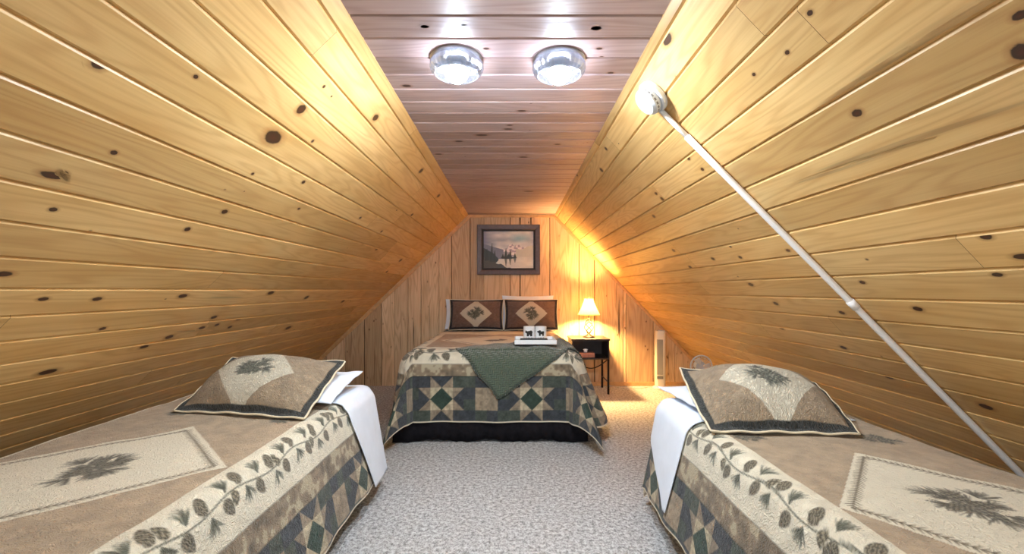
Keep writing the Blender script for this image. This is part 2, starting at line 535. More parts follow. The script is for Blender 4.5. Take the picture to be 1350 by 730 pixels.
# ---- back wall: upright rough-sawn boards of mixed widths
def backwall(name, Y, face, seams):
    B = Boards((0, Y, 0), (0, 0, 1), (1, 0, 0), (0, face, 0))
    for b0, b1 in zip(seams[:-1], seams[1:]):
        B.board(0.0, 3.0, b0, b1, top=lambda b: min(max(slope_z(b)+0.03, 0.02), 2.6), bw=0.006, bd=0.006, gap=random.choice([0.0005, 0.001, 0.003, 0.006]))
    for _ in range(60):
        b = random.uniform(-2.5, 2.3)
        B.knot(random.uniform(0.1, max(0.2, slope_z(b)-0.05)), b, 0.022, 0.012, soft=random.choice([0.1, 0.3, 0.45]), ang=random.uniform(-.2, .2))
    for _ in range(26):
        b = random.uniform(-2.2, 2.0)
        B.knot(random.uniform(0.2, max(0.3, slope_z(b)-0.1)), b, random.uniform(0.12, 0.4), 0.010, soft=0.38, ang=random.uniform(-.03, .03))
    h0, h1 = -0.0075, -0.1
    B.face([B.P(0, -2.9, h0), B.P(0, 2.7, h0), B.P(2.2, 0.53, h0), B.P(2.2, -0.58, h0)], [(0, 0)]*4, 0.5, None, 1)
    B.face([B.P(0, -2.9, h1), B.P(0, 2.7, h1), B.P(2.2, 0.53, h1), B.P(2.2, -0.58, h1)], [(0, 0)]*4, 0.5, None, 1)
    return B.build(name, M_rough)
px_seams = [430,455,480,503,519.5,537.6,555,578.7,595,620,638,672.5,685.6,725,763,784,822,826,861.6,890,915]
sm = sorted([(p-VX)/F*YB for p in px_seams] + [-2.85, -2.7, -2.52, 2.4, 2.6])
backwall('wall_back', YB, -1, sm)
def frontwall():
    B = Boards((0, YF, 0), (0, 0, 1), (1, 0, 0), (0, 1, 0))
    wx0, wx1, wz0, wz1 = -0.55, 0.55, 0.85, 1.90
    sm = sorted([-2.85+0.19*k for k in range(12)] + [wx0, wx0+0.2, wx0+0.4, wx0+0.6, wx0+0.8, wx1] + [wx1+0.2*k for k in range(1, 11)])
    sm = [b for a, b in zip([-9]+sm, sm) if b-a > 0.03]
    for b0, b1 in zip(sm[:-1], sm[1:]):
        top = lambda b: min(max(slope_z(b)+0.03, 0.02), 2.6)
        if wx0-1e-6 <= b0 and b1 <= wx1+1e-6:
            B.board(0.0, wz0, b0, b1); B.board(wz1, 2.3, b0, b1)
        else:
            B.board(0.0, 3.0, b0, b1, top=top)
    for (a, b, c, d) in ((0, -2.9, 2.2, wx0), (0, wx1, 2.2, 2.7), (0, wx0, wz0, wx1), (wz1, wx0, 2.2, wx1)):
        B.face([B.P(a, b, -0.0095), B.P(a, d, -0.0095), B.P(c, d, -0.0095), B.P(c, b, -0.0095)], [(0, 0)]*4, 0.5, None, 1)
    B.build('wall_front', M_rough)
    m = MB(); w = 0.06
    m.box((wx0-w, YF-0.10, wz0-w), (wx0, YF+0.02, wz1+w)).box((wx1, YF-0.10, wz0-w), (wx1+w, YF+0.02, wz1+w))
    m.box((wx0, YF-0.10, wz0-w), (wx1, YF+0.02, wz0)).box((wx0, YF-0.10, wz1), (wx1, YF+0.02, wz1+w))
    m.box((wx0, YF-0.07, 1.36), (wx1, YF-0.03, 1.39))
    f = tag(bevel(m.build('added_window_1', M_trim), 0.004), kind='structure')  # unseen window, added so fill light can enter behind the camera
    MB().box((wx0, YF-0.052, wz0), (wx1, YF-0.048, wz1)).build('added_pane', M_pane, f)
frontwall()
ld = bpy.data.lights.new('added_fill_light', 'AREA'); ld.shape = 'RECTANGLE'; ld.size = 1.5; ld.size_y = 1.5  # added area fill behind the camera, brightens the far end of the room
ld.energy = 48; ld.color = (0.86, 0.94, 1.0)
lo = bpy.data.objects.new('added_fill_light', ld); COL.objects.link(lo); lo.location = (0, YF-0.6, 1.45); lo.rotation_euler = (PI/2, 0, 0)

# rake trims and head trim on the back wall
def trim(name, p0, p1, w, nrm, t=0.018):
    p0, p1, nrm = Vector(p0), Vector(p1), Vector(nrm)
    v = []
    for p in (p0, p1):
        for a in (0, w):
            for d in (0, -t):
                q = p + nrm*a + Vector((0, d, 0)); v.append(tuple(q))
    o = link_mesh(name, v, [(0,2,3,1),(4,5,7,6),(0,1,5,4),(2,6,7,3),(0,4,6,2),(1,3,7,5)], M_trim)
    bevel(o, 0.003)
    return tag(o, kind='structure')
nl, nr = math.hypot(1.045, 1), math.hypot(0.96, 1)
trim('trim_1', (-2.75, YB, slope_z(-2.75)), (-0.57, YB, slope_z(-0.57)), 0.045, (1/nl, 0, -1.045/nl))
trim('trim_2', (2.5, YB, slope_z(2.5)), (0.52, YB, slope_z(0.52)), 0.03, (-1/nr, 0, -0.96/nr), 0.012)
trim('trim_3', (-0.56, YB-0.0005, CH+0.949), (0.51, YB-0.0005, CH+0.949), 0.035, (0, 0, -1))
trim('baseboard_back', (0.6, YB-0.0005, 0.05), (2.3, YB-0.0005, 0.05), 0.05, (0, 0, -1), 0.014)

fl = MB().add([(-2.95,YF-0.1,0),(2.75,YF-0.1,0),(2.75,YB+0.1,0),(-2.95,YB+0.1,0),(-2.95,YF-0.1,-0.1),(2.75,YF-0.1,-0.1),(2.75,YB+0.1,-0.1),(-2.95,YB+0.1,-0.1)],
              [(0,1,2,3),(4,7,6,5),(0,4,5,1),(1,5,6,2),(2,6,7,3),(3,7,4,0)]).build('floor', M_carpet)
tag(fl, kind='structure')

# ------------------------------------------------------------------ cloth painting (the print on the quilts)
BROWN, CREAM, BAND = (180,160,134), (234,226,204), (148,132,110)
GREEN, SLATE, DKGREEN, TAN, TANL = (76,84,76), (66,70,75), (56,74,64), (152,137,117), (196,183,154)
INK = (84,80,68)

def vnoise(x, y, scale, seed):
    """value noise on coordinate arrays"""
    r = np.random.default_rng(seed).random((64, 64))
    X, Y = x*scale, y*scale
    i, j = np.floor(X).astype(int), np.floor(Y).astype(int)
    fx, fy = X-i, Y-j
    fx, fy = fx*fx*(3-2*fx), fy*fy*(3-2*fy)
    g = lambda a, b: r[a % 64, b % 64]
    return (g(i,j)*(1-fx)+g(i+1,j)*fx)*(1-fy) + (g(i,j+1)*(1-fx)+g(i+1,j+1)*fx)*fy

class Paint:
    def __init__(s, S, T):
        s.S, s.T = S, T                       # 1-D sample positions in metres
        s.h = S[1]-S[0]
        s.x, s.y = np.meshgrid(S, T)          # (nt, ns)
        s.c = np.zeros(s.x.shape+(3,))
    def fill(s, mask, col): s.c[mask] = col
    def stroke(s, x0, y0, x1, y1, w, col, alpha=1.0):
        m = w+s.h
        i0 = max(0, int((min(x0,x1)-m-s.S[0])/s.h)); i1 = min(len(s.S), int((max(x0,x1)+m-s.S[0])/s.h)+2)
        j0 = max(0, int((min(y0,y1)-m-s.T[0])/s.h)); j1 = min(len(s.T), int((max(y0,y1)+m-s.T[0])/s.h)+2)
        if i1 <= i0 or j1 <= j0: return
        X, Y = s.x[j0:j1, i0:i1], s.y[j0:j1, i0:i1]
        dx, dy = x1-x0, y1-y0
        t = np.clip(((X-x0)*dx+(Y-y0)*dy)/(dx*dx+dy*dy+1e-12), 0, 1)
        d = np.hypot(X-x0-t*dx, Y-y0-t*dy)
        wt = w*(1-0.6*t)
        a = np.clip((wt-d)/s.h+0.5, 0, 1)[..., None]*alpha
        s.c[j0:j1, i0:i1] = s.c[j0:j1, i0:i1]*(1-a) + np.array(col)*a
    def ellipse(s, cx, cy, ra, rb, ang, col, alpha=1.0, scales=False):
        m = max(ra, rb)+s.h
        i0 = max(0, int((cx-m-s.S[0])/s.h)); i1 = min(len(s.S), int((cx+m-s.S[0])/s.h)+2)
        j0 = max(0, int((cy-m-s.T[0])/s.h)); j1 = min(len(s.T), int((cy+m-s.T[0])/s.h)+2)
        if i1 <= i0 or j1 <= j0: return
        X, Y = s.x[j0:j1, i0:i1]-cx, s.y[j0:j1, i0:i1]-cy
        u = X*math.cos(ang)+Y*math.sin(ang); v = -X*math.sin(ang)+Y*math.cos(ang)
        egg = rb*(1.0-0.35*u/ra)
        r = np.sqrt((u/ra)**2+(v/egg)**2)
        a = np.clip((1-r)*min(ra, rb)/s.h+0.5, 0, 1)[..., None]*alpha
        c = np.array(col, float)*np.ones(X.shape+(3,))
        if scales:
            k = 2*PI/0.011
            pat = (np.sin((u+v)*k)*np.sin((u-v)*k) > 0.1)[..., None]
            c = np.where(pat, c*1.45, c*0.85)
        s.c[j0:j1, i0:i1] = s.c[j0:j1, i0:i1]*(1-a) + c*a
    def burst(s, cx, cy, R, n, col, w=0.0025, a0=0, a1=2*PI, rng=random):
        for _ in range(n):
            a = rng.uniform(a0, a1); r = R*rng.uniform(0.55, 1.0); q = rng.uniform(0, 0.35)*R
            k = rng.choice((0.75, 0.9, 1.0, 1.15, 1.5))
            s.stroke(cx+q*math.cos(a), cy+q*math.sin(a), cx+r*math.cos(a), cy+r*math.sin(a), w, tuple(min(255, c*k) for c in col), rng.uniform(0.6, 0.95))
    def cone(s, cx, cy, ang, L=0.034, col=INK):
        s.ellipse(cx, cy, L, L*0.68, ang, col, 0.95, True)
    def sprig_motif(s, cx, cy, R, ang, col=INK, dens=1.0):
        """pine sprig with three cones: needle bursts round several tips"""
        rng = random.Random(int(abs(cx*991+cy*577)*100)+3)
        for k in range(9):
            a = ang + k*2*PI/9 + rng.uniform(-0.3, 0.3)
            st = 1.0 if abs(math.cos(a-ang)) > 0.6 else 0.72
            d = R*rng.uniform(0.20, 0.50)*st
            s.burst(cx+d*math.cos(a), cy+d*math.sin(a), R*0.50*st, int(30*dens), col, 0.0022, a-1.0, a+1.0, rng)
        s.burst(cx, cy, R*0.55, int(70*dens), col, 0.0022, rng=rng)
        for da, d in ((0.3, 0.36), (2.3, 0.30), (3.5, 0.42), (5.0, 0.26)):
            a = ang+da
            s.cone(cx+R*d*math.cos(a), cy+R*d*math.sin(a), a, R*0.24, tuple(1.12*x for x in col))
    def vine(s, fn, p0, p1, e0, amp=0.011, step=0.086, col=(92,94,82), seed=1, size=1.0):
        """fn(p, e) -> (x, y): p along the strip, e across it"""
        rng = random.Random(seed)
        pts = []
        p = p0
        while p < p1:
            pts.append((p, e0+amp*math.sin(p*17.0))); p += 0.012
        for (a, b), (c, d) in zip(pts[:-1], pts[1:]):
            x0, y0 = fn(a, b); x1, y1 = fn(c, d)
            s.stroke(x0, y0, x1, y1, 0.0028*size, col, 0.9)
        p, k = p0+0.03, 0
        while p < p1-0.03:
            e = e0+amp*math.sin(p*17.0)
            sg = 1 if k % 2 else -1
            cx, cy = fn(p+0.02, e+sg*0.034*size)
            q = fn(p, e)
            s.cone(cx, cy, math.atan2(cy-q[1], cx-q[0]), 0.030*size, (100,94,80))
            bx, by = fn(p+0.03*size, e-sg*0.012)
            tx, ty = fn(p+0.045*size, e-sg*0.075*size)
            a = math.atan2(ty-by, tx-bx)
            s.burst(bx, by, 0.058*size, 34, col, 0.0019*size, a-0.75, a+0.75, rng)
            if k % 3 == 1:
                cx, cy = fn(p+0.055, e+sg*0.020); s.cone(cx, cy, a+PI, 0.024*size, (108,102,86))
            p += step*size*rng.uniform(0.9, 1.1); k += 1
    def fern(s, x0, y0, x1, y1, L=0.022, col=(112,100,80)):
        n = max(6, int(math.hypot(x1-x0, y1-y0)/0.016)); dx, dy = (x1-x0)/n, (y1-y0)/n
        d = math.hypot(dx, dy); tx, ty = dx/d, dy/d
        s.stroke(x0, y0, x1, y1, 0.0035, col, 0.8)
        for k in range(n):
            cx, cy = x0+dx*k, y0+dy*k
            for sg in (-1, 1):
                l = L*random.uniform(0.7, 1.1)
                s.stroke(cx, cy, cx+l*(0.65*tx-sg*0.75*ty), cy+l*(0.65*ty+sg*0.75*tx), 0.0032, col, 0.9)

def patch_cols(p, q, U):
    """patchwork border: p along, q across from its inner edge; star blocks alternating with framed squares"""
    g = np.floor(p/U/4).astype(int); a = p/U - g*4.0; b = q/U - np.floor(q/U/4)*4.0
    star = (g % 2) == 0
    out = np.zeros(p.shape+(3,))
    out[:] = GREEN
    i, j = np.floor(a).astype(int), np.floor(b).astype(int)
    # checker of greens and slates
    out[((i+j+g) % 2) == 0] = SLATE
    X, Y = a-2, b-2
    # star block
    m = star & (abs(X) < 1) & (abs(Y) < 1)
    out[m] = TANL
    out[m & (abs(X)+abs(Y) < 1)] = DKGREEN
    for A, B in ((X, Y), (Y, X)):
        for sg in (-1, 1):
            z = sg*B
            m = star & (abs(A) < 1) & (z >= 1)
            out[m] = TAN
            out[m & (abs(A) < (z-1))] = SLATE
    m = ~star & (abs(X) < 1) & (abs(Y) < 1)
    out[m] = (158,142,120)
    return out

def quilt_paint(S, T, fx0, fx1, fy0, fy1, cream, band, U, diamond, sprigs, vines, h_piping, phase=0.0):
    P = Paint(S, T)
    x, y = P.x, P.y
    ex = np.maximum(fx0-x, x-fx1); ey = np.maximum(fy0-y, y-fy1)
    e = np.maximum(ex, ey)
    P.c[:] = BROWN
    mott = vnoise(x+9, y+9, 26, 1)*0.6+vnoise(x+9, y+9, 60, 2)*0.4
    P.c *= (0.90+0.2*mott)[..., None]
    m = e > 0
    P.c[m] = CREAM
    P.c[m] *= (0.95+0.08*vnoise(x+3, y+3, 30, 4))[m][:, None]
    # brown leafy band
    m = (e > cream) & (e <= cream+band)
    leaf = vnoise(x+5, y+5, 20, 5)*0.55+vnoise(x+5, y+5, 48, 6)*0.45
    c = np.array(BAND)[None, None]*(0.62+0.75*leaf)[..., None]
    c = np.where((leaf > 0.62)[..., None], np.array(TANL)*0.95, c)
    P.c[m] = c[m]
    m = e > cream+band
    side = (ex >= ey)
    p = np.where(side, y, x)+phase; q = e-cream-band
    pc = patch_cols(p+40*U, q, U)*(0.78+0.44*(vnoise(x+2, y+2, 36, 7)*0.5+vnoise(x+7, y+2, 90, 8)*0.5))[..., None]
    P.c[m] = pc[m]
    # thin seams of the bands
    for k, w in ((cream, 0.004), (cream+band, 0.004)):
        P.c[abs(e-k) < w*0.5] *= 0.75
    dcx, dcy, dx, dy = diamond
    r = abs(x-dcx)/dx+abs(y-dcy)/dy
    P.c[r < 1] = np.array(CREAM)*0.99
    # fern border inside the diamond
    k = 0.90
    cs = [(dcx+dx*k, dcy), (dcx, dcy+dy*k), (dcx-dx*k, dcy), (dcx, dcy-dy*k)]
    for (a, b), (c2, d) in zip(cs, cs[1:]+cs[:1]):
        P.fern(a, b, c2, d)
    for sx, sy, R, ang, dens in sprigs:
        P.sprig_motif(sx, sy, R, ang, dens=dens)
    for fn, p0, p1, e0, seed, size in vines:
        P.vine(fn, p0, p1, e0, seed=seed, size=size)
    # cream binding at the hem
    xm = np.minimum(P.x-S[0], S[-1]-P.x); ym = np.minimum(P.y-T[0], T[-1]-P.y)
    P.c[np.minimum(xm, ym) < h_piping] = (232,222,198)
    return P

class Drape:
    """cloth over a bed: flat rectangle, rounded edge, hanging sides; cloth coordinates -> 3-D"""
    def __init__(s, cx, cy, hw, hl, top, r, fl, fold=0.010, corner=0.5, turn=1.0, nf=11.0, valley=0.0):
        s.__dict__.update(dict(cx=cx, cy=cy, hw=hw, hl=hl, top=top, r=r, fl=fl, fold=fold, corner=corner, turn=turn, nf=nf, valley=valley))
    def __call__(s, X, Y, off=0.0):
        """X, Y cloth coordinates in room metres (flat layout); off: height above the cloth"""
        x, y = X-s.cx, Y-s.cy
        a = np.maximum(np.abs(x)-s.hw, 0); b = np.maximum(np.abs(y)-s.hl, 0)
        sx, sy = np.sign(x), np.sign(y)
        L = np.hypot(a, b)
        ang = np.where(L > 1e-9, np.arctan2(b, np.maximum(a, 1e-12)), 0)   # 0 = side, pi/2 = foot/head
        s2 = np.sin(2*ang)**2
        L = L*(1-0.10*s2)
        flx = np.where(sx > 0, s.fl[1], s.fl[0])*np.interp(Y, [4.2, 5.0], [1.0, 0.15]); fly = np.where(sy > 0, s.fl[3], s.fl[2])
        t = ang/(PI/2)
        fl = flx*(1-t)+fly*t+s.corner*s2
        r = s.r+off
        arc = s.r*PI/2*0.9
        q = np.minimum(L/(s.r), PI/2*0.9)
        fle = np.minimum(fl, 1.2)
        ext = np.maximum(L-arc, 0)
        hh = r*np.sin(q)+ext*np.sin(fle)
        g = r*(1-np.cos(q))+ext*np.cos(fle)
        along = np.where(ang < PI/4, y, x)
        depth = np.clip(ext/0.4, 0, 1)
        hh = hh + s.fold*depth*(np.sin(along*s.nf+1.3)+0.6*np.sin(along*s.nf*2.3+0.4))*(1-s2)
        hh = hh + 0.035*depth*s2*np.sin(ang*10) - s.valley*depth*np.exp(-((t-0.20)/0.10)**2)
        th = (PI/2)*t**s.turn
        px = s.cx+np.clip(x, -s.hw, s.hw)+sx*hh*np.cos(th)
        py = s.cy+np.clip(y, -s.hl, s.hl)+sy*hh*np.sin(th)
        flatn = vnoise(X+4, Y+4, 5, 21)*0.010+vnoise(X+4, Y+4, 14, 22)*0.004
        pz = s.top+off-g+flatn*(L < 0.05)-0.002
        return np.stack([px, py, np.maximum(pz, 0.015)], -1)

def make_quilt(name, label, dr, xl, xr, yf, yh, h, paint_args, group):
    S = np.arange(xl, xr+h*0.5, h); T = np.arange(yf, yh+h*0.5, h)
    P = quilt_paint(S, T, **paint_args)
    pts = dr(P.x, P.y)
    o = grid_mesh(name, pts, lin(np.clip(P.c, 0, 255)), np.stack([P.x, P.y], -1), M_quilt)
    tag(o, label, 'quilt', group)
    return o, P

QG = 'lodge quilts on the beds'
# ---- left twin bed
DL = Drape(-1.36, 1.78, 0.44, 0.91, 0.60, 0.07, (0.05, 0.20, 0.1, 0.05), fold=0.006, corner=0.0)
argsL = dict(fx0=-1.80, fx1=-0.945, fy0=0.62, fy1=2.9, cream=0.215, band=0.10, U=0.070, diamond=(-1.375, 1.485, 0.425, 0.44),
             sprigs=[(-1.385, 1.485, 0.155, 1.9, 1.2), (-1.59, 2.15, 0.09, 0.4, 0.5), (-1.04, 2.02, 0.09, 2.6, 0.5), (-1.62, 0.9, 0.09, 1, 0.5), (-1.12, 0.9, 0.09, 2, 0.5)],
             vines=[(lambda p, e: (-0.945+e, p), 0.7, 2.65, 0.095, 5, 1.0)], h_piping=0.007, phase=0.05)
quiltL, _ = make_quilt('quilt', 'brown and cream pinecone quilt covering the left twin bed', DL, -1.80-0.30, -0.92+0.515, 0.87-0.45, 2.69+0.04, 0.0042, argsL, None)
# ---- right twin bed
DR_ = Drape(1.205, 1.475, 0.365, 0.905, 0.60, 0.07, (0.20, 0.05, 0.1, 0.05), fold=0.006, corner=0.0)
argsR = dict(fx0=0.875, fx1=1.60, fy0=0.3, fy1=2.7, cream=0.215, band=0.10, U=0.070, diamond=(1.235, 1.20, 0.362, 0.42),
             sprigs=[(1.25, 1.225, 0.15, 1.2, 1.2), (0.94, 1.80, 0.09, 0.5, 0.5), (1.45, 1.78, 0.10, 2.4, 0.5), (1.0, 0.7, 0.09, 1, 0.5), (1.45, 0.7, 0.09, 2, 0.5)],
             vines=[(lambda p, e: (0.875-e, p), 0.45, 2.36, 0.095, 9, 1.0)], h_piping=0.007, phase=0.12)
quiltR, _ = make_quilt('quilt', 'brown and cream pinecone quilt covering the right twin bed', DR_, 0.84-0.515, 1.57+0.28, 0.57-0.45, 2.38+0.42, 0.0042, argsR, None)
# ---- queen bed
DQ = Drape(-0.175, 4.585, 0.605, 0.935, 0.71, 0.15, (0.18, 0.42, 0.02, 0.0), fold=0.010, corner=0.45, turn=0.32, nf=9.0, valley=0.10)
def q_foot(p, e): return (p, 3.776-e)
def q_left(p, e): return (-0.74-e, p)
def q_right(p, e): return (0.39+e, p)
argsQ = dict(fx0=-0.74, fx1=0.39, fy0=3.776, fy1=4.86, cream=0.305, band=0.095, U=0.0883, diamond=(-0.175, 4.30, 0.53, 0.50),
             sprigs=[(-0.175, 4.27, 0.15, 0.4, 1.2)],
             vines=[(q_foot, -0.95, 0.6, 0.185, 3, 1.5), (q_left, 3.6, 4.9, 0.13, 4, 1.35), (q_right, 3.6, 4.9, 0.13, 6, 1.35)], h_piping=0.010, phase=0.573-0.1766-0.362)
quiltQ, _ = make_quilt('quilt', 'green patchwork and cream pinecone quilt draped over the large far bed', DQ, -0.78-0.64, 0.43+0.70, 3.65-0.632, 5.52, 0.0065, argsQ, None)

# ------------------------------------------------------------------ beds
def bed(name, label, cx, y0, y1, w, top, base_top, skirt):
    t = thing(name, label, 'bed', (cx, (y0+y1)/2, 0))
    hl, hw = (y1-y0)/2, w/2
    m = MB().box((-hw, -hl, base_top), (hw, hl, top)).build('mattress', M_mattress, t); bevel(m, 0.13 if skirt else 0.06, 5)
    b = MB().box((-hw+0.015, -hl+0.015, 0.12), (hw-0.015, hl-0.015, base_top-0.002)).build('box_spring', M_base, t); bevel(b, 0.012)
    for sx in (-1, 1):
        for sy in (-1, 1):
            MB().lathe([(0.022, 0.0), (0.024, 0.01), (0.02, 0.12)], 16, (sx*(hw-0.08), sy*(hl-0.1), 0)).build('leg', M_black_metal, t, True)
    if skirt:
        s = []
        N = 60
        pts = []
        def edge(p, q, n):
            for k in range(n): pts.append((p[0]+(q[0]-p[0])*k/n, p[1]+(q[1]-p[1])*k/n))
        c = hw-0.004; d = hl-0.004
        edge((-c, d), (-c, -d), N); edge((-c, -d), (c, -d), N); edge((c, -d), (c, d), N)
        pts.append((c, d))
        rows = []
        for z, k in ((base_top-0.02, 0.0), (0.20, 0.5), (0.11, 0.8), (0.012, 1.0)):
            row = []
            for i, (x, y) in enumerate(pts):
                w_ = (0.008*math.sin(i*1.7)+0.006*math.sin(i*0.61+1))*k
                zz = z + (0.010*math.sin(i*0.37)*k if z < 0.1 else 0)
                corner = max(0, 1-min(abs(i-N), abs(i-2*N))/7.0)
                sc = 1+0.03*corner*k
                row.append((x*sc+w_*(1 if abs(x) > c-0.001 else 0)*np.sign(x), y*sc+w_*(1 if y < -d+0.001 else 0)*-1, max(zz, 0.006)))
            rows.append(row)
        o = grid_mesh('bed_skirt', np.array(rows), None, None, M_black_fabric, t)
        sm_ = o.modifiers.new('solid', 'SOLIDIFY'); sm_.thickness = 0.004
    return t
bed('twin_bed', 'narrow bed along the left slope, dark base under its quilt', -1.36, 0.82, 2.735, 0.93, 0.585, 0.30, False)
bed('twin_bed', 'narrow bed along the right slope, dark base under its quilt', 1.205, 0.52, 2.435, 0.78, 0.585, 0.30, False)
bed('queen_bed', 'large far bed against the back wall with a black skirt', -0.175, 3.515, 5.53, 1.48, 0.695, 0.36, True)

# ------------------------------------------------------------------ folded white sheets at the heads of the twin beds
def sheet(label, dr, U0, U1, tf0, tf1, off=0.012, inner=1, n=90):
    """strip of sheet across the bed head: across runs from U0 (outer) to U1 (inner hem); tf0/tf1 give its two ends at each across value"""
    us = np.linspace(0, 1, n); vs = np.linspace(0, 1, 44)
    V_, U_ = np.meshgrid(vs, us, indexing='ij')
    X = U0+(U1-U0)*U_
    y0 = tf0(U_); y1 = tf1(U_)
    Y = y0+(y1-y0)*V_
    pts = dr(X, Y, off)
    dist = (U_*abs(U1-U0))
    o = grid_mesh('sheet', pts, None, np.stack([X, Y], -1), M_sheet)
    m = o.modifiers.new('solid', 'SOLIDIFY'); m.thickness = 0.004; m.offset = 1
    return tag(o, label, 'sheet')
def ramp_(u, pts):
    return np.interp(u, [p[0] for p in pts], [p[1] for p in pts])
# left: across X from -1.75 to hem beyond the inner edge
sheet('white sheet turned down over the left twin bed and hanging by its side', DL, -1.56, -0.92+0.53,
      lambda u: ramp_(u, [(0, 2.30), (0.55, 2.27), (0.66, 2.30), (1, 2.44)]), lambda u: ramp_(u, [(0, 2.70), (1, 2.72)]))
sheet('white sheet turned down over the right twin bed and hanging to a point', DR_, 1.53, 0.84-0.46,
      lambda u: ramp_(u, [(0, 2.0), (0.45, 1.98), (0.62, 1.98), (1, 2.02)]), lambda u: ramp_(u, [(0, 2.44), (0.62, 2.46), (0.78, 2.46), (0.8, 2.44), (1, 2.05)]))

# ------------------------------------------------------------------ pillows
def pillow_grid(C, thick, n=70, belly=0.25, flange=0.0, ripple=0.0, pull=1.0, m=None):
    """C: corners near-left, near-right, far-right, far-left (3-D). Returns top and bottom point grids and a,b in [-1,1]"""
    m = m or n
    a = np.linspace(-1, 1, m); b = np.linspace(-1, 1, n)
    A, B = np.meshgrid(a, b)
    u, v = (A+1)/2, (B+1)/2
    c0, c1, c2, c3 = (np.array(c, float) for c in C)
    # sides drawn in a little between the corners
    Au = A*(1-0.045*pull*(1-B**2)); Bv = B*(1-0.05*pull*(1-A**2))
    u, v = (Au+1)/2, (Bv+1)/2
    base = (c0*((1-u)*(1-v))[..., None]+c1*(u*(1-v))[..., None]+c2*(u*v)[..., None]+c3*((1-u)*v)[..., None])
    nrm = np.cross(c1-c0, c3-c0); nrm /= np.linalg.norm(nrm)
    f = 1-flange
    ai, bi = np.clip(np.abs(A)/f, 0, 1), np.clip(np.abs(B)/f, 0, 1)
    puff = (np.clip(1-ai**2.4, 0, 1)*np.clip(1-bi**2.4, 0, 1))**0.72
    rip = ripple*(np.sin(A*13+B*3)+np.sin(B*11-A*4))*0.5*(1-puff*0.6)
    lump = (vnoise(A+3, B+3, 1.6, 31)-0.5)*0.16*puff
    top = base+nrm*(thick*(1-belly)*puff*(1+lump)+rip+0.003)[..., None]
    bot = base-nrm*(thick*belly*puff-rip+0.003)[..., None]
    return top, bot, A, B, nrm

def join_sheets(name, top, bot, cols_t, cols_b, uv, mat, parent):
    n, m = top.shape[:2]
    P = np.concatenate([top.reshape(-1, 3), bot.reshape(-1, 3)])
    N = n*m
    idx = np.arange(N).reshape(n, m)
    q1 = np.stack([idx[:-1, :-1], idx[:-1, 1:], idx[1:, 1:], idx[1:, :-1]], -1).reshape(-1, 4)
    q2 = q1[:, ::-1]+N
    rim = np.concatenate([idx[0, :-1], idx[:-1, -1], idx[-1, :0:-1], idx[:0:-1, 0]])
    r2 = np.roll(rim, -1)
    q3 = np.stack([rim, rim+N, r2+N, r2], -1)
    q = np.concatenate([q1, q2, q3])
    o = link_mesh(name, P, q.tolist(), mat, parent, True)
    me = o.data
    if cols_t is not None:
        a = me.color_attributes.new('Col', 'FLOAT_COLOR', 'POINT')
        rgba = np.ones((2*N, 4), np.float32); rgba[:N, :3] = cols_t.reshape(-1, 3); rgba[N:, :3] = cols_b.reshape(-1, 3)
        a.data.foreach_set('color', rgba.reshape(-1))
    l = me.uv_layers.new(name='UVMap')
    lv = np.zeros(len(me.loops), np.int32); me.loops.foreach_get('vertex_index', lv)
    uv2 = np.concatenate([uv.reshape(-1, 2), uv.reshape(-1, 2)])
    l.data.foreach_set('uv', uv2[lv].astype(np.float32).reshape(-1))
    return o, rim

def sham(label, C, W, H, thick, group=None, flange=0.10, ang=0.4, h=0.0045, dark=(58,60,58), field=(172,152,126), dk=0.105, ripple=0.006, dsize=(0.52, 0.66), motif=0.105, belly=0.25, pull=1.0):
    m = int(W/h); n = int(H/h)
    top, bot, A, B, nrm = pillow_grid(C, thick, n, belly, flange, ripple, pull, m=m)
    S = np.linspace(-W/2, W/2, m); T = np.linspace(-H/2, H/2, n)
    P = Paint(S, T)
    P.T = T
    P.c[:] = field
    P.c *= (0.88+0.24*(vnoise(P.x+3, P.y+3, 26, 41)*0.5+vnoise(P.x+3, P.y+3, 70, 42)*0.5))[..., None]
    cy_ = -0.02 if pull < 1 else 0.0
    d = abs(P.x)/(W/2*dsize[0])+abs(P.y-cy_)/(H/2*dsize[1])
    P.c[d < 1] = np.array(CREAM)*0.97
    P.sprig_motif(0, cy_, motif*1.25, ang, (84,86,76), 1.0)
    e = np.minimum(W/2-abs(P.x), H/2-abs(P.y))
    mm = e < dk*0.33
    P.c[mm] = np.array(dark)*(0.85+0.3*vnoise(P.x+1, P.y+1, 50, 43))[mm][:, None]
    root = thing('pillow', label, 'pillow', tuple(np.mean(np.array(C), 0)), 0, group)
    off = np.array(root.location)
    cb = np.ones(P.c.shape)*np.array(CREAM)*0.9
    o, rim = join_sheets('pillow_sham', top-off, bot-off, lin(np.clip(P.c, 0, 255)), lin(np.clip(cb, 0, 255)), np.stack([P.x, P.y], -1), M_sham, root)
    mid = ((top+bot)/2-off).reshape(-1, 3)[rim]
    pp = MB().tube([tuple(p) for p in mid[::2]], 0.0048, 6, True).build('piping', M_piping, root, True)
    pp['label'] = 'cream piping round the pillow edge'
    return root

def white_pillow(label, C, thick, belly=0.4, group=None):
    top, bot, A, B, nrm = pillow_grid(C, thick, 40, belly, 0.03, 0.004, m=54)
    root = thing('pillow', label, 'pillow', tuple(np.mean(np.array(C), 0)), 0, group)
    off = np.array(root.location)
    o, rim = join_sheets('pillowcase', top-off, bot-off, None, None, np.stack([A*0.3, B*0.2], -1), M_white_pillow, root)
    return root

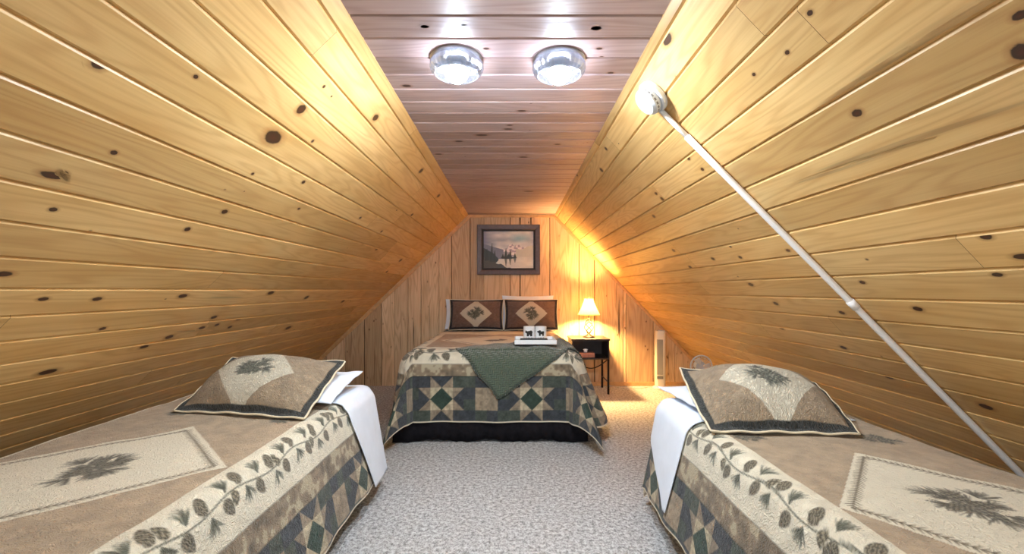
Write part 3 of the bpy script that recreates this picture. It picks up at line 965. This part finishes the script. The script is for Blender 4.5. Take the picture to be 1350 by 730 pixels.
sham('quilted pinecone pillow propped at the head of the left twin bed',
     [(-1.63,2.15,0.615), (-0.93,1.985,0.625), (-0.925,2.46,0.80), (-1.58,2.52,0.81)], 0.72, 0.52, 0.17, pull=0.3, ang=0.5, dsize=(0.62, 0.95), motif=0.10, flange=0.08)
white_pillow('white pillow under the propped pinecone pillow on the left twin bed',
     [(-1.46,2.22,0.655), (-0.885,2.17,0.645), (-0.875,2.60,0.72), (-1.45,2.63,0.69)], 0.09, 0.5)
sham('quilted pinecone pillow propped at the head of the right twin bed',
     [(0.805,1.83,0.62), (1.385,1.79,0.62), (1.53,2.27,0.72), (0.885,2.38,0.775)], 0.68, 0.52, 0.19, pull=-0.5, ang=2.6, dsize=(0.66, 0.95), motif=0.10, flange=0.08)
white_pillow('white pillow under the propped pinecone pillow on the right twin bed',
     [(0.845,2.03,0.65), (1.36,2.0,0.65), (1.36,2.40,0.66), (0.80,2.51,0.65)], 0.09, 0.5)
# queen bed pillows
def upright(x0, x1, y, z0, z1, lean): return [(x0, y, z0), (x1, y, z0), (x1, y+lean, z1), (x0, y+lean, z1)]
sham('brown pinecone pillow leaning at the head of the far bed, left of its pair', upright(-0.765, -0.12, 5.27, 0.725, 1.085, 0.10), 0.66, 0.46, 0.12, ang=0.9, h=0.006,
     field=(128,98,84), dark=(42,28,30), dsize=(0.62, 0.94), motif=0.10, flange=0.06, dk=0.10, ripple=0.003)
sham('brown pinecone pillow leaning at the head of the far bed, nearer the lamp', upright(-0.11, 0.53, 5.27, 0.725, 1.085, 0.10), 0.66, 0.46, 0.12, ang=2.2, h=0.006,
     field=(128,98,84), dark=(42,28,30), dsize=(0.62, 0.94), motif=0.10, flange=0.06, dk=0.10, ripple=0.003)
white_pillow('white pillow behind the left brown pillow of the far bed', upright(-0.83, -0.15, 5.40, 0.725, 1.085, 0.08), 0.10)
white_pillow('white pillow behind the brown pillow nearer the lamp', upright(-0.14, 0.49, 5.40, 0.725, 1.13, 0.08), 0.10)

# ------------------------------------------------------------------ green throw over the queen bed
def throw():
    up = np.array([(-0.47, 3.63), (-0.1, 3.90), (0.25, 4.16), (0.55, 4.40), (0.80, 4.56)])
    lo = np.array([(-0.47, 3.60), (-0.12, 3.20), (0.33, 3.50), (0.53, 3.70), (0.80, 3.90)])
    # left edge runs from the left corner down to the tip
    n, m = 90, 150
    tt = np.linspace(0, 1, m)
    def along(P, t):
        d = np.r_[0, np.cumsum(np.hypot(*np.diff(P, axis=0).T))]; d /= d[-1]
        return np.stack([np.interp(t, d, P[:, 0]), np.interp(t, d, P[:, 1])], -1)
    U_ = along(up, tt); L_ = along(lo[1:], tt)
    # bilinear: v=0 upper edge, v=1 lower edge; the left edge (t=0) is corner -> tip
    v = np.linspace(0, 1, n)[:, None, None]
    G = U_[None]*(1-v)+L_[None]*v
    X, Y = G[..., 0], G[..., 1]
    X = X+0.006*np.sin(Y*31); Y = Y+0.006*np.sin(X*27)
    off = 0.014+0.006*vnoise(X+3, Y+3, 9, 51)+0.004*np.sin(X*23+Y*11)
    pts = DQ(X, Y, 0.0)
    # lift along the cloth's own outward direction
    du = np.gradient(pts, axis=1); dv = np.gradient(pts, axis=0)
    nn = np.cross(du, dv); nn /= np.linalg.norm(nn, axis=-1, keepdims=True)+1e-9
    if nn[n//2, m//2, 2] < 0: nn = -nn
    pts = pts+nn*off[..., None]
    cols = np.ones(pts.shape)*lin((94,108,90))
    edge = np.minimum(np.minimum(v[..., 0], 1-v[..., 0])*0.6, np.minimum(tt, 1-tt)[None]*1.2) < 0.022
    cols[np.broadcast_to(edge, cols.shape[:2])] *= 0.55
    o = grid_mesh('throw_blanket', pts, cols, np.stack([X+Y, Y-X], -1)*0.7, M_throw)
    s = o.modifiers.new('solid', 'SOLIDIFY'); s.thickness = 0.012; s.offset = 1
    return tag(o, 'dark green knitted throw laid across the foot of the far bed', 'throw blanket')
throw()

# ------------------------------------------------------------------ tray, mugs, remote on the throw
zt = 0.752
tr = thing('serving_tray', 'white flat tray lying on the green throw', 'tray', (0.18, 3.80, zt))
b = MB().box((-0.172, -0.16, 0), (0.172, 0.16, 0.010)).build('tray_base', M_tray, tr); bevel(b, 0.004)
rimm = MB()
for lo, hi in (((-0.172,-0.16,0.010),(0.172,-0.150,0.036)), ((-0.172,0.150,0.010),(0.172,0.16,0.036)), ((-0.172,-0.150,0.010),(-0.162,0.150,0.036)), ((0.162,-0.150,0.010),(0.172,0.150,0.036))):
    rimm.box(lo, hi)
r_ = rimm.build('tray_rim', M_tray, tr); bevel(r_, 0.002)

def mug(label, x, y, z, kind, group):
    R, H = 0.049, 0.118
    root = thing('mug', label, 'mug', (x, y, z), 0, group)
    prof = [(0.0, 0.004), (R*0.9, 0.0), (R, 0.006), (R, H-0.004), (R-0.002, H), (R-0.005, H-0.003), (R-0.005, 0.010), (0.0, 0.009)]
    outer = np.array(prof)
    zs = np.r_[0.0, 0.0, np.linspace(0.004, H, 60), H-0.003, 0.012, 0.010]
    rs = np.r_[0.001, R*0.93, np.full(60, R), R-0.006, R-0.006, 0.001]
    th = np.linspace(0, 2*PI, 120, endpoint=False)
    Zg, Tg = np.meshgrid(zs, th, indexing='ij'); Rg = np.meshgrid(rs, th, indexing='ij')[0]
    P = np.stack([Rg*np.cos(Tg), Rg*np.sin(Tg), Zg], -1)
    # the animal print faces the room (-y)
    s = (Tg-1.5*PI)*R; q = Zg-0.066
    E = lambda cx, cy, a, b: ((s-cx)/a)**2+((q-cy)/b)**2 < 1
    if kind == 'bear':
        ink = E(0, 0, 0.026, 0.016) | E(-0.026, 0.006, 0.012, 0.010) | E(0.014, 0.004, 0.016, 0.016) | E(-0.031, 0.016, 0.004, 0.005)
        for lx in (-0.016, -0.006, 0.012, 0.021): ink |= (abs(s-lx) < 0.005) & (q < 0) & (q > -0.030)
    else:
        ink = E(0, 0, 0.025, 0.013) | E(-0.024, 0.009, 0.013, 0.008) | E(-0.012, 0.010, 0.012, 0.012) | E(0.018, 0.003, 0.010, 0.012)
        for lx in (-0.015, -0.007, 0.013, 0.020): ink |= (abs(s-lx) < 0.0035) & (q < 0) & (q > -0.026)
    for k in range(-3, 4):
        ink |= (abs(s-k*0.008) < 0.0028) & (abs(q+0.043) < 0.004) & (k % 3 != 1)
    ink &= (Rg > R-0.001)
    cols = np.ones(P.shape)*lin((238,240,242)); cols[ink] = lin((26,28,28))
    o = grid_mesh('cup', P, cols, None, M_glaze, root, wrap=True)
    a = [(0.0, R-0.004+0.032*math.sin(t), H/2+0.036*math.cos(t)) for t in np.linspace(0.05, PI-0.05, 16)]
    MB().tube(a, 0.0055, 10).build('handle', M_tray, root, True)
    return root
mug('white mug with a black bear printed on it, left mug on the tray', 0.135, 3.885, zt+0.0105, 'bear', None)
mug('white mug with a black animal printed on it, right mug on the tray', 0.237, 3.885, zt+0.0105, 'moose', None)
rc = thing('remote_control', 'long thin black remote control lying on the white tray', 'remote control', (0.17, 3.745, zt+0.0105))
o = MB().box((-0.115, -0.018, 0), (0.115, 0.018, 0.030)).build('remote_body', M_black_plastic, rc); bevel(o, 0.008, 3)
bt = MB()
for i in range(7):
    for j in (-1, 0, 1):
        bt.box((-0.08+i*0.022, j*0.009-0.003, 0.030), (-0.068+i*0.022, j*0.009+0.003, 0.0315))
bt.build('keypad', M_grey_grille, rc)

# ------------------------------------------------------------------ nightstand
ns = thing('nightstand', 'dark open-fronted nightstand beside the far bed', 'nightstand', (0.885, 5.32, 0))
NW, ND = 0.215, 0.19
def nb(name, lo, hi, mat=M_black_wood): return bevel(MB().box(lo, hi).build(name, mat, ns), 0.003)
nb('table_top', (-NW-0.008, -ND-0.008, 0.615), (NW+0.008, ND+0.008, 0.637))
nb('shelf', (-NW, -ND, 0.400), (NW, ND, 0.416))
nb('side_panel', (-NW, -ND, 0.416), (-NW+0.015, ND, 0.615)); nb('side_panel', (NW-0.015, -ND, 0.416), (NW, ND, 0.615))
nb('back_panel', (-NW+0.015, ND-0.012, 0.416), (NW-0.015, ND, 0.615))
for sx in (-1, 1):
    for sy in (-1, 1):
        x, y = sx*(NW-0.011), sy*(ND-0.011)
        nb('leg', (x-0.011, y-0.011, 0.0), (x+0.011, y+0.011, 0.400), M_black_metal)
    x = sx*(NW-0.011)
    MB().tube([(x, -ND+0.02, 0.14), (x, 0, 0.14), (x, ND-0.02, 0.14)], 0.006).build('stretcher', M_black_metal, ns)
cur = [(NW-0.02-0.38*t, -ND+0.012, 0.398-0.10*math.sin(PI*t)) for t in np.linspace(0, 1, 20)]
MB().tube(cur, 0.006).build('apron_curve', M_black_metal, ns, True)
tb = thing('tissue_box', 'small rose-coloured box inside the nightstand shelf', 'box', (0.84, 5.22, 0.4165))
bevel(MB().box((-0.10, -0.05, 0), (0.10, 0.05, 0.055)).build('carton', M_pinkcloth, tb), 0.004)
MB().lathe([(0.022, 0), (0.02, 0.02), (0.03, 0.035), (0.004, 0.045)], 12, (0, 0, 0.0545)).build('tissue', M_white_pillow, tb, True)

# ------------------------------------------------------------------ table lamp
lx, ly, lz = 0.895, 5.32, 0.6375
lp = thing('table_lamp', 'lit table lamp with cream bell shade and twisted iron base on the nightstand', 'lamp', (lx, ly, lz))
autosmooth(MB().lathe([(0.0, 0), (0.070, 0.0), (0.072, 0.008), (0.055, 0.018), (0.030, 0.026), (0.014, 0.045), (0.0, 0.05)], 32).build('lamp_base', M_iron, lp))
for k in range(4):
    a0 = k*PI/2
    pts = []
    for t in np.linspace(0, 1, 26):
        r = 0.010+0.044*math.sin(PI*t)**0.9
        a = a0+t*PI*1.1
        pts.append((r*math.cos(a), r*math.sin(a), 0.045+0.165*t))
    MB().tube(pts, 0.0055, 8).build('cage_rod', M_iron, lp, True)
autosmooth(MB().lathe([(0.0, 0.205), (0.018, 0.206), (0.022, 0.215), (0.010, 0.228), (0.008, 0.262), (0.020, 0.266), (0.033, 0.292), (0.034, 0.312), (0.031, 0.312), (0.029, 0.294), (0.0, 0.2925)], 20).build('lamp_neck', M_iron, lp))
autosmooth(MB().lathe([(0.0, 0.293), (0.014, 0.295), (0.040, 0.325), (0.050, 0.358), (0.044, 0.388), (0.022, 0.408), (0.0, 0.413)], 20).build('bulb', M_warm, lp), 80)
prof = []
for t in np.linspace(0, 1, 14):
    prof.append((0.052+0.080*(1-t)**1.35, 0.265+0.195*t))
v, f = [], []
SEG = 72
for (r, z) in prof:
    for k in range(SEG):
        a = 2*PI*k/SEG
        rr = r*(1+0.012*math.cos(a*12))
        v.append((rr*math.cos(a), rr*math.sin(a), z))
for i in range(len(prof)-1):
    for k in range(SEG): f.append((i*SEG+k, i*SEG+(k+1) % SEG, (i+1)*SEG+(k+1) % SEG, (i+1)*SEG+k))
sh = link_mesh('lamp_shade', v, f, M_shade, lp, True)
so = sh.modifiers.new('solid', 'SOLIDIFY'); so.thickness = 0.0015
hp = MB()
hp.tube([(0.016,0,0.285)]+[(0.04*math.sin(t)+0.0, 0, 0.29+0.165*(t/PI)) for t in np.linspace(0.4, PI, 12)], 0.002, 6)
hp.tube([(-0.016,0,0.285)]+[(-0.04*math.sin(t), 0, 0.29+0.165*(t/PI)) for t in np.linspace(0.4, PI, 12)], 0.002, 6)
hp.tube([(-0.052,0,0.456),(0,0,0.456),(0.052,0,0.456)], 0.002, 6)
hp.build('harp', M_iron, lp, True)
autosmooth(MB().lathe([(0.0,0.457),(0.006,0.458),(0.008,0.468),(0.004,0.476),(0.006,0.482),(0.0,0.488)], 14).build('finial', M_iron, lp))

# ------------------------------------------------------------------ framed picture
pc = thing('framed_picture', 'framed mountain lake painting hanging on the back wall above the far bed', 'picture', (-0.062, YB-0.002, CH+(VY-329)/F*5.57))
PW, PH = 0.392, 0.312
def ring(name, x0, x1, z0, z1, w, y0, y1, mat, bv):
    m = MB()
    ix0, ix1, iz0, iz1 = x0+w, x1-w, z0+w, z1-w
    v = []
    for (x, z), (i, k) in zip(((x0,z0),(x1,z0),(x1,z1),(x0,z1)), ((ix0,iz0),(ix1,iz0),(ix1,iz1),(ix0,iz1))):
        v += [(x, y0, z), (x, y1, z), (i, y1*0.75, k), (i, y0, k)]
    f = []
    for q in range(4):
        a, b = q*4, ((q+1) % 4)*4
        for e in range(4):
            f.append((a+e, b+e, b+(e+1) % 4, a+(e+1) % 4))
    o = link_mesh(name, v, f, mat, pc)
    return bevel(o, bv)
ring('picture_frame', -PW, PW, -PH, PH, 0.062, 0, -0.040, M_frame, 0.006)
ring('frame_liner', -PW+0.060, PW-0.060, -PH+0.060, PH-0.060, 0.022, -0.001, -0.026, M_liner, 0.002)
cw, chh = PW-0.080, PH-0.080
S = np.linspace(-cw, cw, 170); T = np.linspace(-chh, chh, int(170*chh/cw))
pa = Paint(S, T); pa.h = S[1]-S[0]
x, y = pa.x/cw, pa.y/chh                      # -1..1
n1 = vnoise(x+3, y*2+3, 2.2, 61)*0.6+vnoise(x+3, y*2+3, 5, 62)*0.4
sky = np.array((150,160,178))*(1-n1)[..., None]+np.array((226,226,224))*n1[..., None]
pa.c[:] = sky
bl = np.clip(1-np.hypot((x-0.45)/0.5, (y-0.62)/0.28), 0, 1)[..., None]
pa.c[:] = pa.c*(1-bl*0.7)+np.array((120,178,200))*bl*0.7
dk = np.clip((-x-0.5)*2, 0, 1)[..., None]*np.clip(y+0.6, 0, 1)[..., None]
pa.c[:] = pa.c*(1-0.6*dk)+np.array((96,98,134))*0.6*dk
ridge = -0.02+0.32*np.clip(1-abs(x-0.15)/0.35, 0, 1)+0.22*np.clip(1-abs(x-0.5)/0.3, 0, 1)+0.06*np.sin(x*21)+0.04*np.sin(x*47)
mt = (y < ridge) & (y > -0.35)
snow = vnoise(x*3+7, y*3+7, 4, 63)
pa.c[mt] = np.where((snow > 0.5)[..., None], np.array((232,222,226)), np.array((168,160,178)))[mt]
hz = (y < -0.05+0.25*x+0.05*np.sin(x*9)) & (x > 0.3)
pa.c[hz] = (196,196,186)
lake = y < -0.38
pa.c[lake] = (np.array((214,214,206))*(0.9+0.15*n1)[..., None])[lake]
hills = (y < 0.0-0.4*(x+0.2)) & (x < -0.2) & (y > -0.5)
pa.c[hills] = (118,122,142)
dkf = (y < -0.18-0.75*(x+0.62)) & (x < -0.5+0.1*np.sin(y*9))
pa.c[dkf] = (44,54,54)
bank = (y < -0.58-0.55*(x+0.7)+0.04*np.sin(x*17)) & (x < 0.1)
pa.c[bank] = (66,62,54)
def fir(cx, base, hgt, wd, col=(34,44,42)):
    for k in range(26):
        t = k/25; yy = base+hgt*t; w2 = wd*(1-t)*(0.75+0.25*((k % 3)/2))
        pa.stroke((cx-w2)*cw, (yy-0.02)*chh, (cx+w2)*cw, (yy-0.02)*chh, 0.004, col)
for cx, bs, hg, wd in ((-0.66,-0.6,0.95,0.10),(-0.86,-0.55,0.6,0.10),(-0.55,-0.6,0.55,0.08),(-0.10,-0.42,0.5,0.075),(0.07,-0.42,0.4,0.07),(0.26,-0.42,0.24,0.06),(-0.22,-0.42,0.2,0.06),(0.0,-0.42,0.22,0.08)):
    fir(cx, bs, hg, wd)
for cx, hg, wd in ((-0.10,-0.42,0.06),(0.07,-0.34,0.05),(0.26,-0.22,0.05)):
    fir(cx, -0.44, hg, wd, (96,104,100))
pa.ellipse(0.02*cw, -0.43*chh, 0.31*cw, 0.055*chh, 0, (40,44,40))
pts = np.stack([pa.x, np.full(pa.x.shape, -0.012), pa.y], -1)
grid_mesh('canvas', pts, lin(np.clip(pa.c, 0, 255)), np.stack([pa.x, pa.y], -1), M_canvas, pc)

# ------------------------------------------------------------------ ceiling lights
def ceiling_light(label, x, y, group=None):
    root = thing('ceiling_light', label, 'ceiling light', (x, y, CH+0.95), 0, group)
    autosmooth(MB().lathe([(0.0, -0.0005), (0.105, -0.0005), (0.107, -0.006), (0.098, -0.014), (0.060, -0.020), (0.0, -0.022)], 48).build('base_plate', M_chrome, root))
    v, f = [], []
    prof = [(0.094, -0.012), (0.103, -0.024), (0.104, -0.040), (0.098, -0.054), (0.086, -0.064)]
    SEG = 64
    for r, z in prof:
        for k in range(SEG):
            a = 2*PI*k/SEG; rr = r*(1+0.018*(k % 2))
            v.append((rr*math.cos(a), rr*math.sin(a), z))
    for i in range(len(prof)-1):
        for k in range(SEG): f.append((i*SEG+k, i*SEG+(k+1) % SEG, (i+1)*SEG+(k+1) % SEG, (i+1)*SEG+k))
    g = link_mesh('glass_bowl', v, f, M_glass, root)
    s = g.modifiers.new('solid', 'SOLIDIFY'); s.thickness = 0.004
    MB().lathe([(0.018, -0.022), (0.018, -0.034), (0.014, -0.036)], 20).build('socket', M_white, root, True)
    pf = [(0.0, -0.100)]+[(0.050*math.sin(t), -0.052-0.048*math.cos(t)) for t in np.linspace(0.2, PI/2, 10)]+[(0.0, -0.0515)]
    autosmooth(MB().lathe(pf, 28).build('bulb', M_bulb, root), 60)
    autosmooth(MB().lathe([(0.0, -0.051), (0.0495, -0.051), (0.038, -0.042), (0.022, -0.037), (0.0, -0.0365)], 28).build('bulb_housing', M_white, root), 40)
    return root
GL = 'flush ceiling lights'
c1 = ceiling_light('lit glass ceiling light, the one farther from the wall detector', -0.232, 1.83)
c2 = copy_tree(c1); c2.location = (0.187, 1.84, CH+0.95); c2['label'] = 'lit glass ceiling light, the one nearer the wall detector'
for k, (x_, y_) in enumerate(()):
    c3 = copy_tree(c1); c3.location = (x_, y_, CH+0.95)
    c3['label'] = 'lit glass ceiling light further along the ceiling, ' + ('left' if k == 0 else 'right') + ' of the rear pair'

# ------------------------------------------------------------------ detector and conduit on the right slope
nrR = math.hypot(0.96, 1)
uR, dR, nR = Vector((0, 1, 0)), Vector((0.96/nrR, 0, -1/nrR)), Vector((-1/nrR, 0, -0.96/nrR))
def onR(y, zc): return Vector((0.51+0.96*(0.95-zc), y, CH+zc))
MR = Matrix((uR, dR, nR)).transposed().to_4x4()      # local z = out of the slope
sd = thing('smoke_detector', 'round white detector mounted high on the right slope', 'smoke detector', tuple(onR(1.93, 0.845)+nR*0.0008))
sd.rotation_euler = MR.to_euler()
autosmooth(MB().lathe([(0.0, 0.0), (0.070, 0.0), (0.073, 0.006), (0.073, 0.020), (0.067, 0.026), (0.0, 0.026)], 48).build('mounting_base', M_white, sd))
autosmooth(MB().lathe([(0.060, 0.0265), (0.063, 0.032), (0.061, 0.052), (0.050, 0.064), (0.025, 0.069), (0.0, 0.070)], 48).build('cover', M_white, sd))
sl_ = MB()
for k in range(20):
    a = 2*PI*k/20
    c_, s_ = math.cos(a), math.sin(a)
    p = lambda r, w, z: (r*c_-w*s_, r*s_+w*c_, z)
    sl_.add([p(0.0615,-0.006,0.040), p(0.0615,0.006,0.040), p(0.0640,0.006,0.040), p(0.0640,-0.006,0.040), p(0.0600,-0.006,0.046), p(0.0600,0.006,0.046), p(0.0628,0.006,0.046), p(0.0628,-0.006,0.046)],
            [(0,3,2,1),(4,5,6,7),(0,1,5,4),(1,2,6,5),(2,3,7,6),(3,0,4,7)])
sl_.build('vent_ring', M_grey_grille, sd)
p0, p1 = onR(1.955, 0.80)+nR*0.016, onR(1.875, -1.15)+nR*0.016
cd = thing('conduit', 'long white conduit running down the right slope from the detector', 'conduit', tuple((p0+p1)/2))
cc = (p0+p1)/2
def on_line(t): return tuple(p0+(p1-p0)*t-cc)
MB().tube([on_line(0.0), on_line(0.035), on_line(0.07)], 0.0105, 16).build('end_sleeve', M_conduit, cd, True)
MB().tube([on_line(t) for t in np.linspace(0.06, 1, 12)], 0.0135, 16).build('pipe', M_conduit, cd, True)
for t in (0.435,):
    MB().tube([on_line(t-0.008), on_line(t), on_line(t+0.008)], 0.0165, 16).build('coupling', M_conduit, cd, True)

# ------------------------------------------------------------------ tower fan with its cord
tf = thing('tower_fan', 'slim white tower fan standing by the back wall', 'fan', (1.785, 5.45, 0), math.radians(-8))
autosmooth(MB().lathe([(0.0, 0.0), (0.088, 0.0), (0.092, 0.010), (0.080, 0.024), (0.055, 0.034), (0.0, 0.036)], 40).build('fan_base', M_offwhite, tf))
def stadium(w, d, n=10):
    p = []
    r = d
    for k in range(n+1):
        a = -PI/2+PI*k/n; p.append((w-r*0.6+r*0.6*math.cos(a), r*math.sin(a)))
    for k in range(n+1):
        a = PI/2+PI*k/n; p.append((-w+r*0.6+r*0.6*math.cos(a), r*math.sin(a)))
    return p
pr = stadium(0.062, 0.055)
def prism(levels):
    v, f = [], []
    n = len(pr)
    for z, s_ in levels:
        v += [(x*s_, y*s_, z) for x, y in pr]
    for i in range(len(levels)-1):
        for k in range(n): f.append((i*n+k, i*n+(k+1) % n, (i+1)*n+(k+1) % n, (i+1)*n+k))
    f.append(tuple(range(n))[::-1]); f.append(tuple((len(levels)-1)*n+k for k in range(n)))
    return v, f
v, f = prism([(0.030, 0.92), (0.045, 1.0), (0.60, 1.0), (0.69, 0.98), (0.705, 0.90)])
o = link_mesh('housing', v, f, M_offwhite, tf); autosmooth(o, 30)
o = MB().box((-0.046, -0.0565, 0.175), (0.026, -0.050, 0.60)).build('grille_recess', M_dark_hole, tf)
for k in range(9):
    x = -0.043+k*0.0083
    MB().box((x-0.0016, -0.0605, 0.175), (x+0.0016, -0.0555, 0.60)).build('grille_bar', M_offwhite, tf)
bevel(MB().box((-0.046, -0.0605, 0.125), (0.026, -0.0545, 0.160)).build('control_panel', M_grey_grille, tf), 0.002)
MB().lathe([(0.03, 0.7052), (0.028, 0.709), (0.0, 0.710)], 24).build('top_dial', M_white, tf, True)
cordp = [(-0.02, 0.02, 0.02), (-0.12, 0.05, 0.006), (-0.22, -0.02, 0.006), (-0.36, -0.06, 0.006), (-0.50, 0.0, 0.006), (-0.62, 0.06, 0.006), (-0.74, 0.09, 0.006)]
def smooth_path(P, n=8):
    P = [Vector(p) for p in P]; out = []
    for i in range(len(P)-1):
        a, b, c, d = P[max(i-1, 0)], P[i], P[i+1], P[min(i+2, len(P)-1)]
        for k in range(n):
            t = k/n
            out.append(0.5*((2*b)+(c-a)*t+(2*a-5*b+4*c-d)*t*t+(3*b-a-3*c+d)*t**3))
    return out+[P[-1]]
MB().tube(smooth_path(cordp), 0.004, 8).build('power_cord', M_offwhite, tf, True)

# ------------------------------------------------------------------ small round fan behind the right bed
rf = thing('round_fan', 'small round white fan peeking out behind the right pillow', 'fan', (1.90, 4.55, 0))
FZ = CH-0.655-0.11
autosmooth(MB().lathe([(0.0, 0), (0.09, 0), (0.092, 0.012), (0.03, 0.028), (0.0, 0.03)], 36).build('fan_base', M_white, rf))
MB().tube([(0, 0.03, 0.02), (0, 0.03, FZ*0.5), (0, 0.03, FZ)], 0.011, 14).build('fan_pole', M_white, rf, True)
def tor(R, r, y): return [(R*math.cos(2*PI*k/40), y, FZ+R*math.sin(2*PI*k/40)) for k in range(40)]
MB().tube(tor(0.108, 0.007, -0.02), 0.0075, 10, True).build('outer_ring', M_white, rf, True)
MX = Matrix.Rotation(PI/2, 4, 'X')
autosmooth(MB().lathe([(0.0, -0.04), (0.05, -0.035), (0.055, -0.01), (0.045, 0.02), (0.0, 0.024)], 28, (0, 0.01, FZ), MX).build('motor', M_white, rf))
g = MB()
for k in range(16):
    a = 2*PI*k/16
    g.tube([(0.03*math.cos(a), -0.034, FZ+0.03*math.sin(a)), (0.08*math.cos(a), -0.032, FZ+0.08*math.sin(a)), (0.105*math.cos(a), -0.02, FZ+0.105*math.sin(a))], 0.0016, 6)
for R in (0.045, 0.065, 0.085): g.tube(tor(R, 0, -0.033), 0.0016, 6, True)
g.build('fan_guard', M_white, rf, True)
for k in range(3):
    a0 = 2*PI*k/3
    v = []
    for r, w, tw in ((0.02, 0.2, 0.4), (0.06, 0.42, 0.25), (0.095, 0.36, 0.15)):
        for sg in (-1, 1):
            a = a0+sg*w
            for th_ in (-0.001, 0.001):
                v.append((r*math.cos(a), -0.018+sg*tw*0.02+th_, FZ+r*math.sin(a)))
    link_mesh('fan_blade', v, [(0,2,6,4),(4,6,10,8),(1,5,7,3),(5,9,11,7),(0,4,5,1),(4,8,9,5),(2,3,7,6),(6,7,11,10),(0,1,3,2),(8,10,11,9)], M_offwhite, rf)

# ------------------------------------------------------------------ world, camera, view
w = bpy.data.worlds.new('world'); SC.world = w; w.use_nodes = True
w.node_tree.nodes['Background'].inputs[0].default_value = (0.6, 0.65, 0.75, 1)
w.node_tree.nodes['Background'].inputs[1].default_value = 0.02
cam = bpy.data.cameras.new('camera'); co = bpy.data.objects.new('camera', cam); COL.objects.link(co)
co.location = (0, 0, CH); co.rotation_euler = (PI/2, 0, 0)
cam.sensor_width = 36.0; cam.sensor_fit = 'HORIZONTAL'; cam.lens = F/1350*36
cam.shift_x = -(VX-675)/1350; cam.shift_y = (VY-365)/1350
cam.clip_start = 0.02
SC.camera = co
SC.view_settings.view_transform = 'Standard'
try: SC.view_settings.look = 'None'
except Exception: pass
SC.view_settings.exposure = 1.5; SC.view_settings.gamma = 1.0; SC.view_settings.use_curve_mapping = False
SC.cycles.use_denoising = True
SC.cycles.max_bounces = 8; SC.cycles.diffuse_bounces = 5; SC.cycles.transparent_max_bounces = 12
SC.cycles.sample_clamp_indirect = 6.0
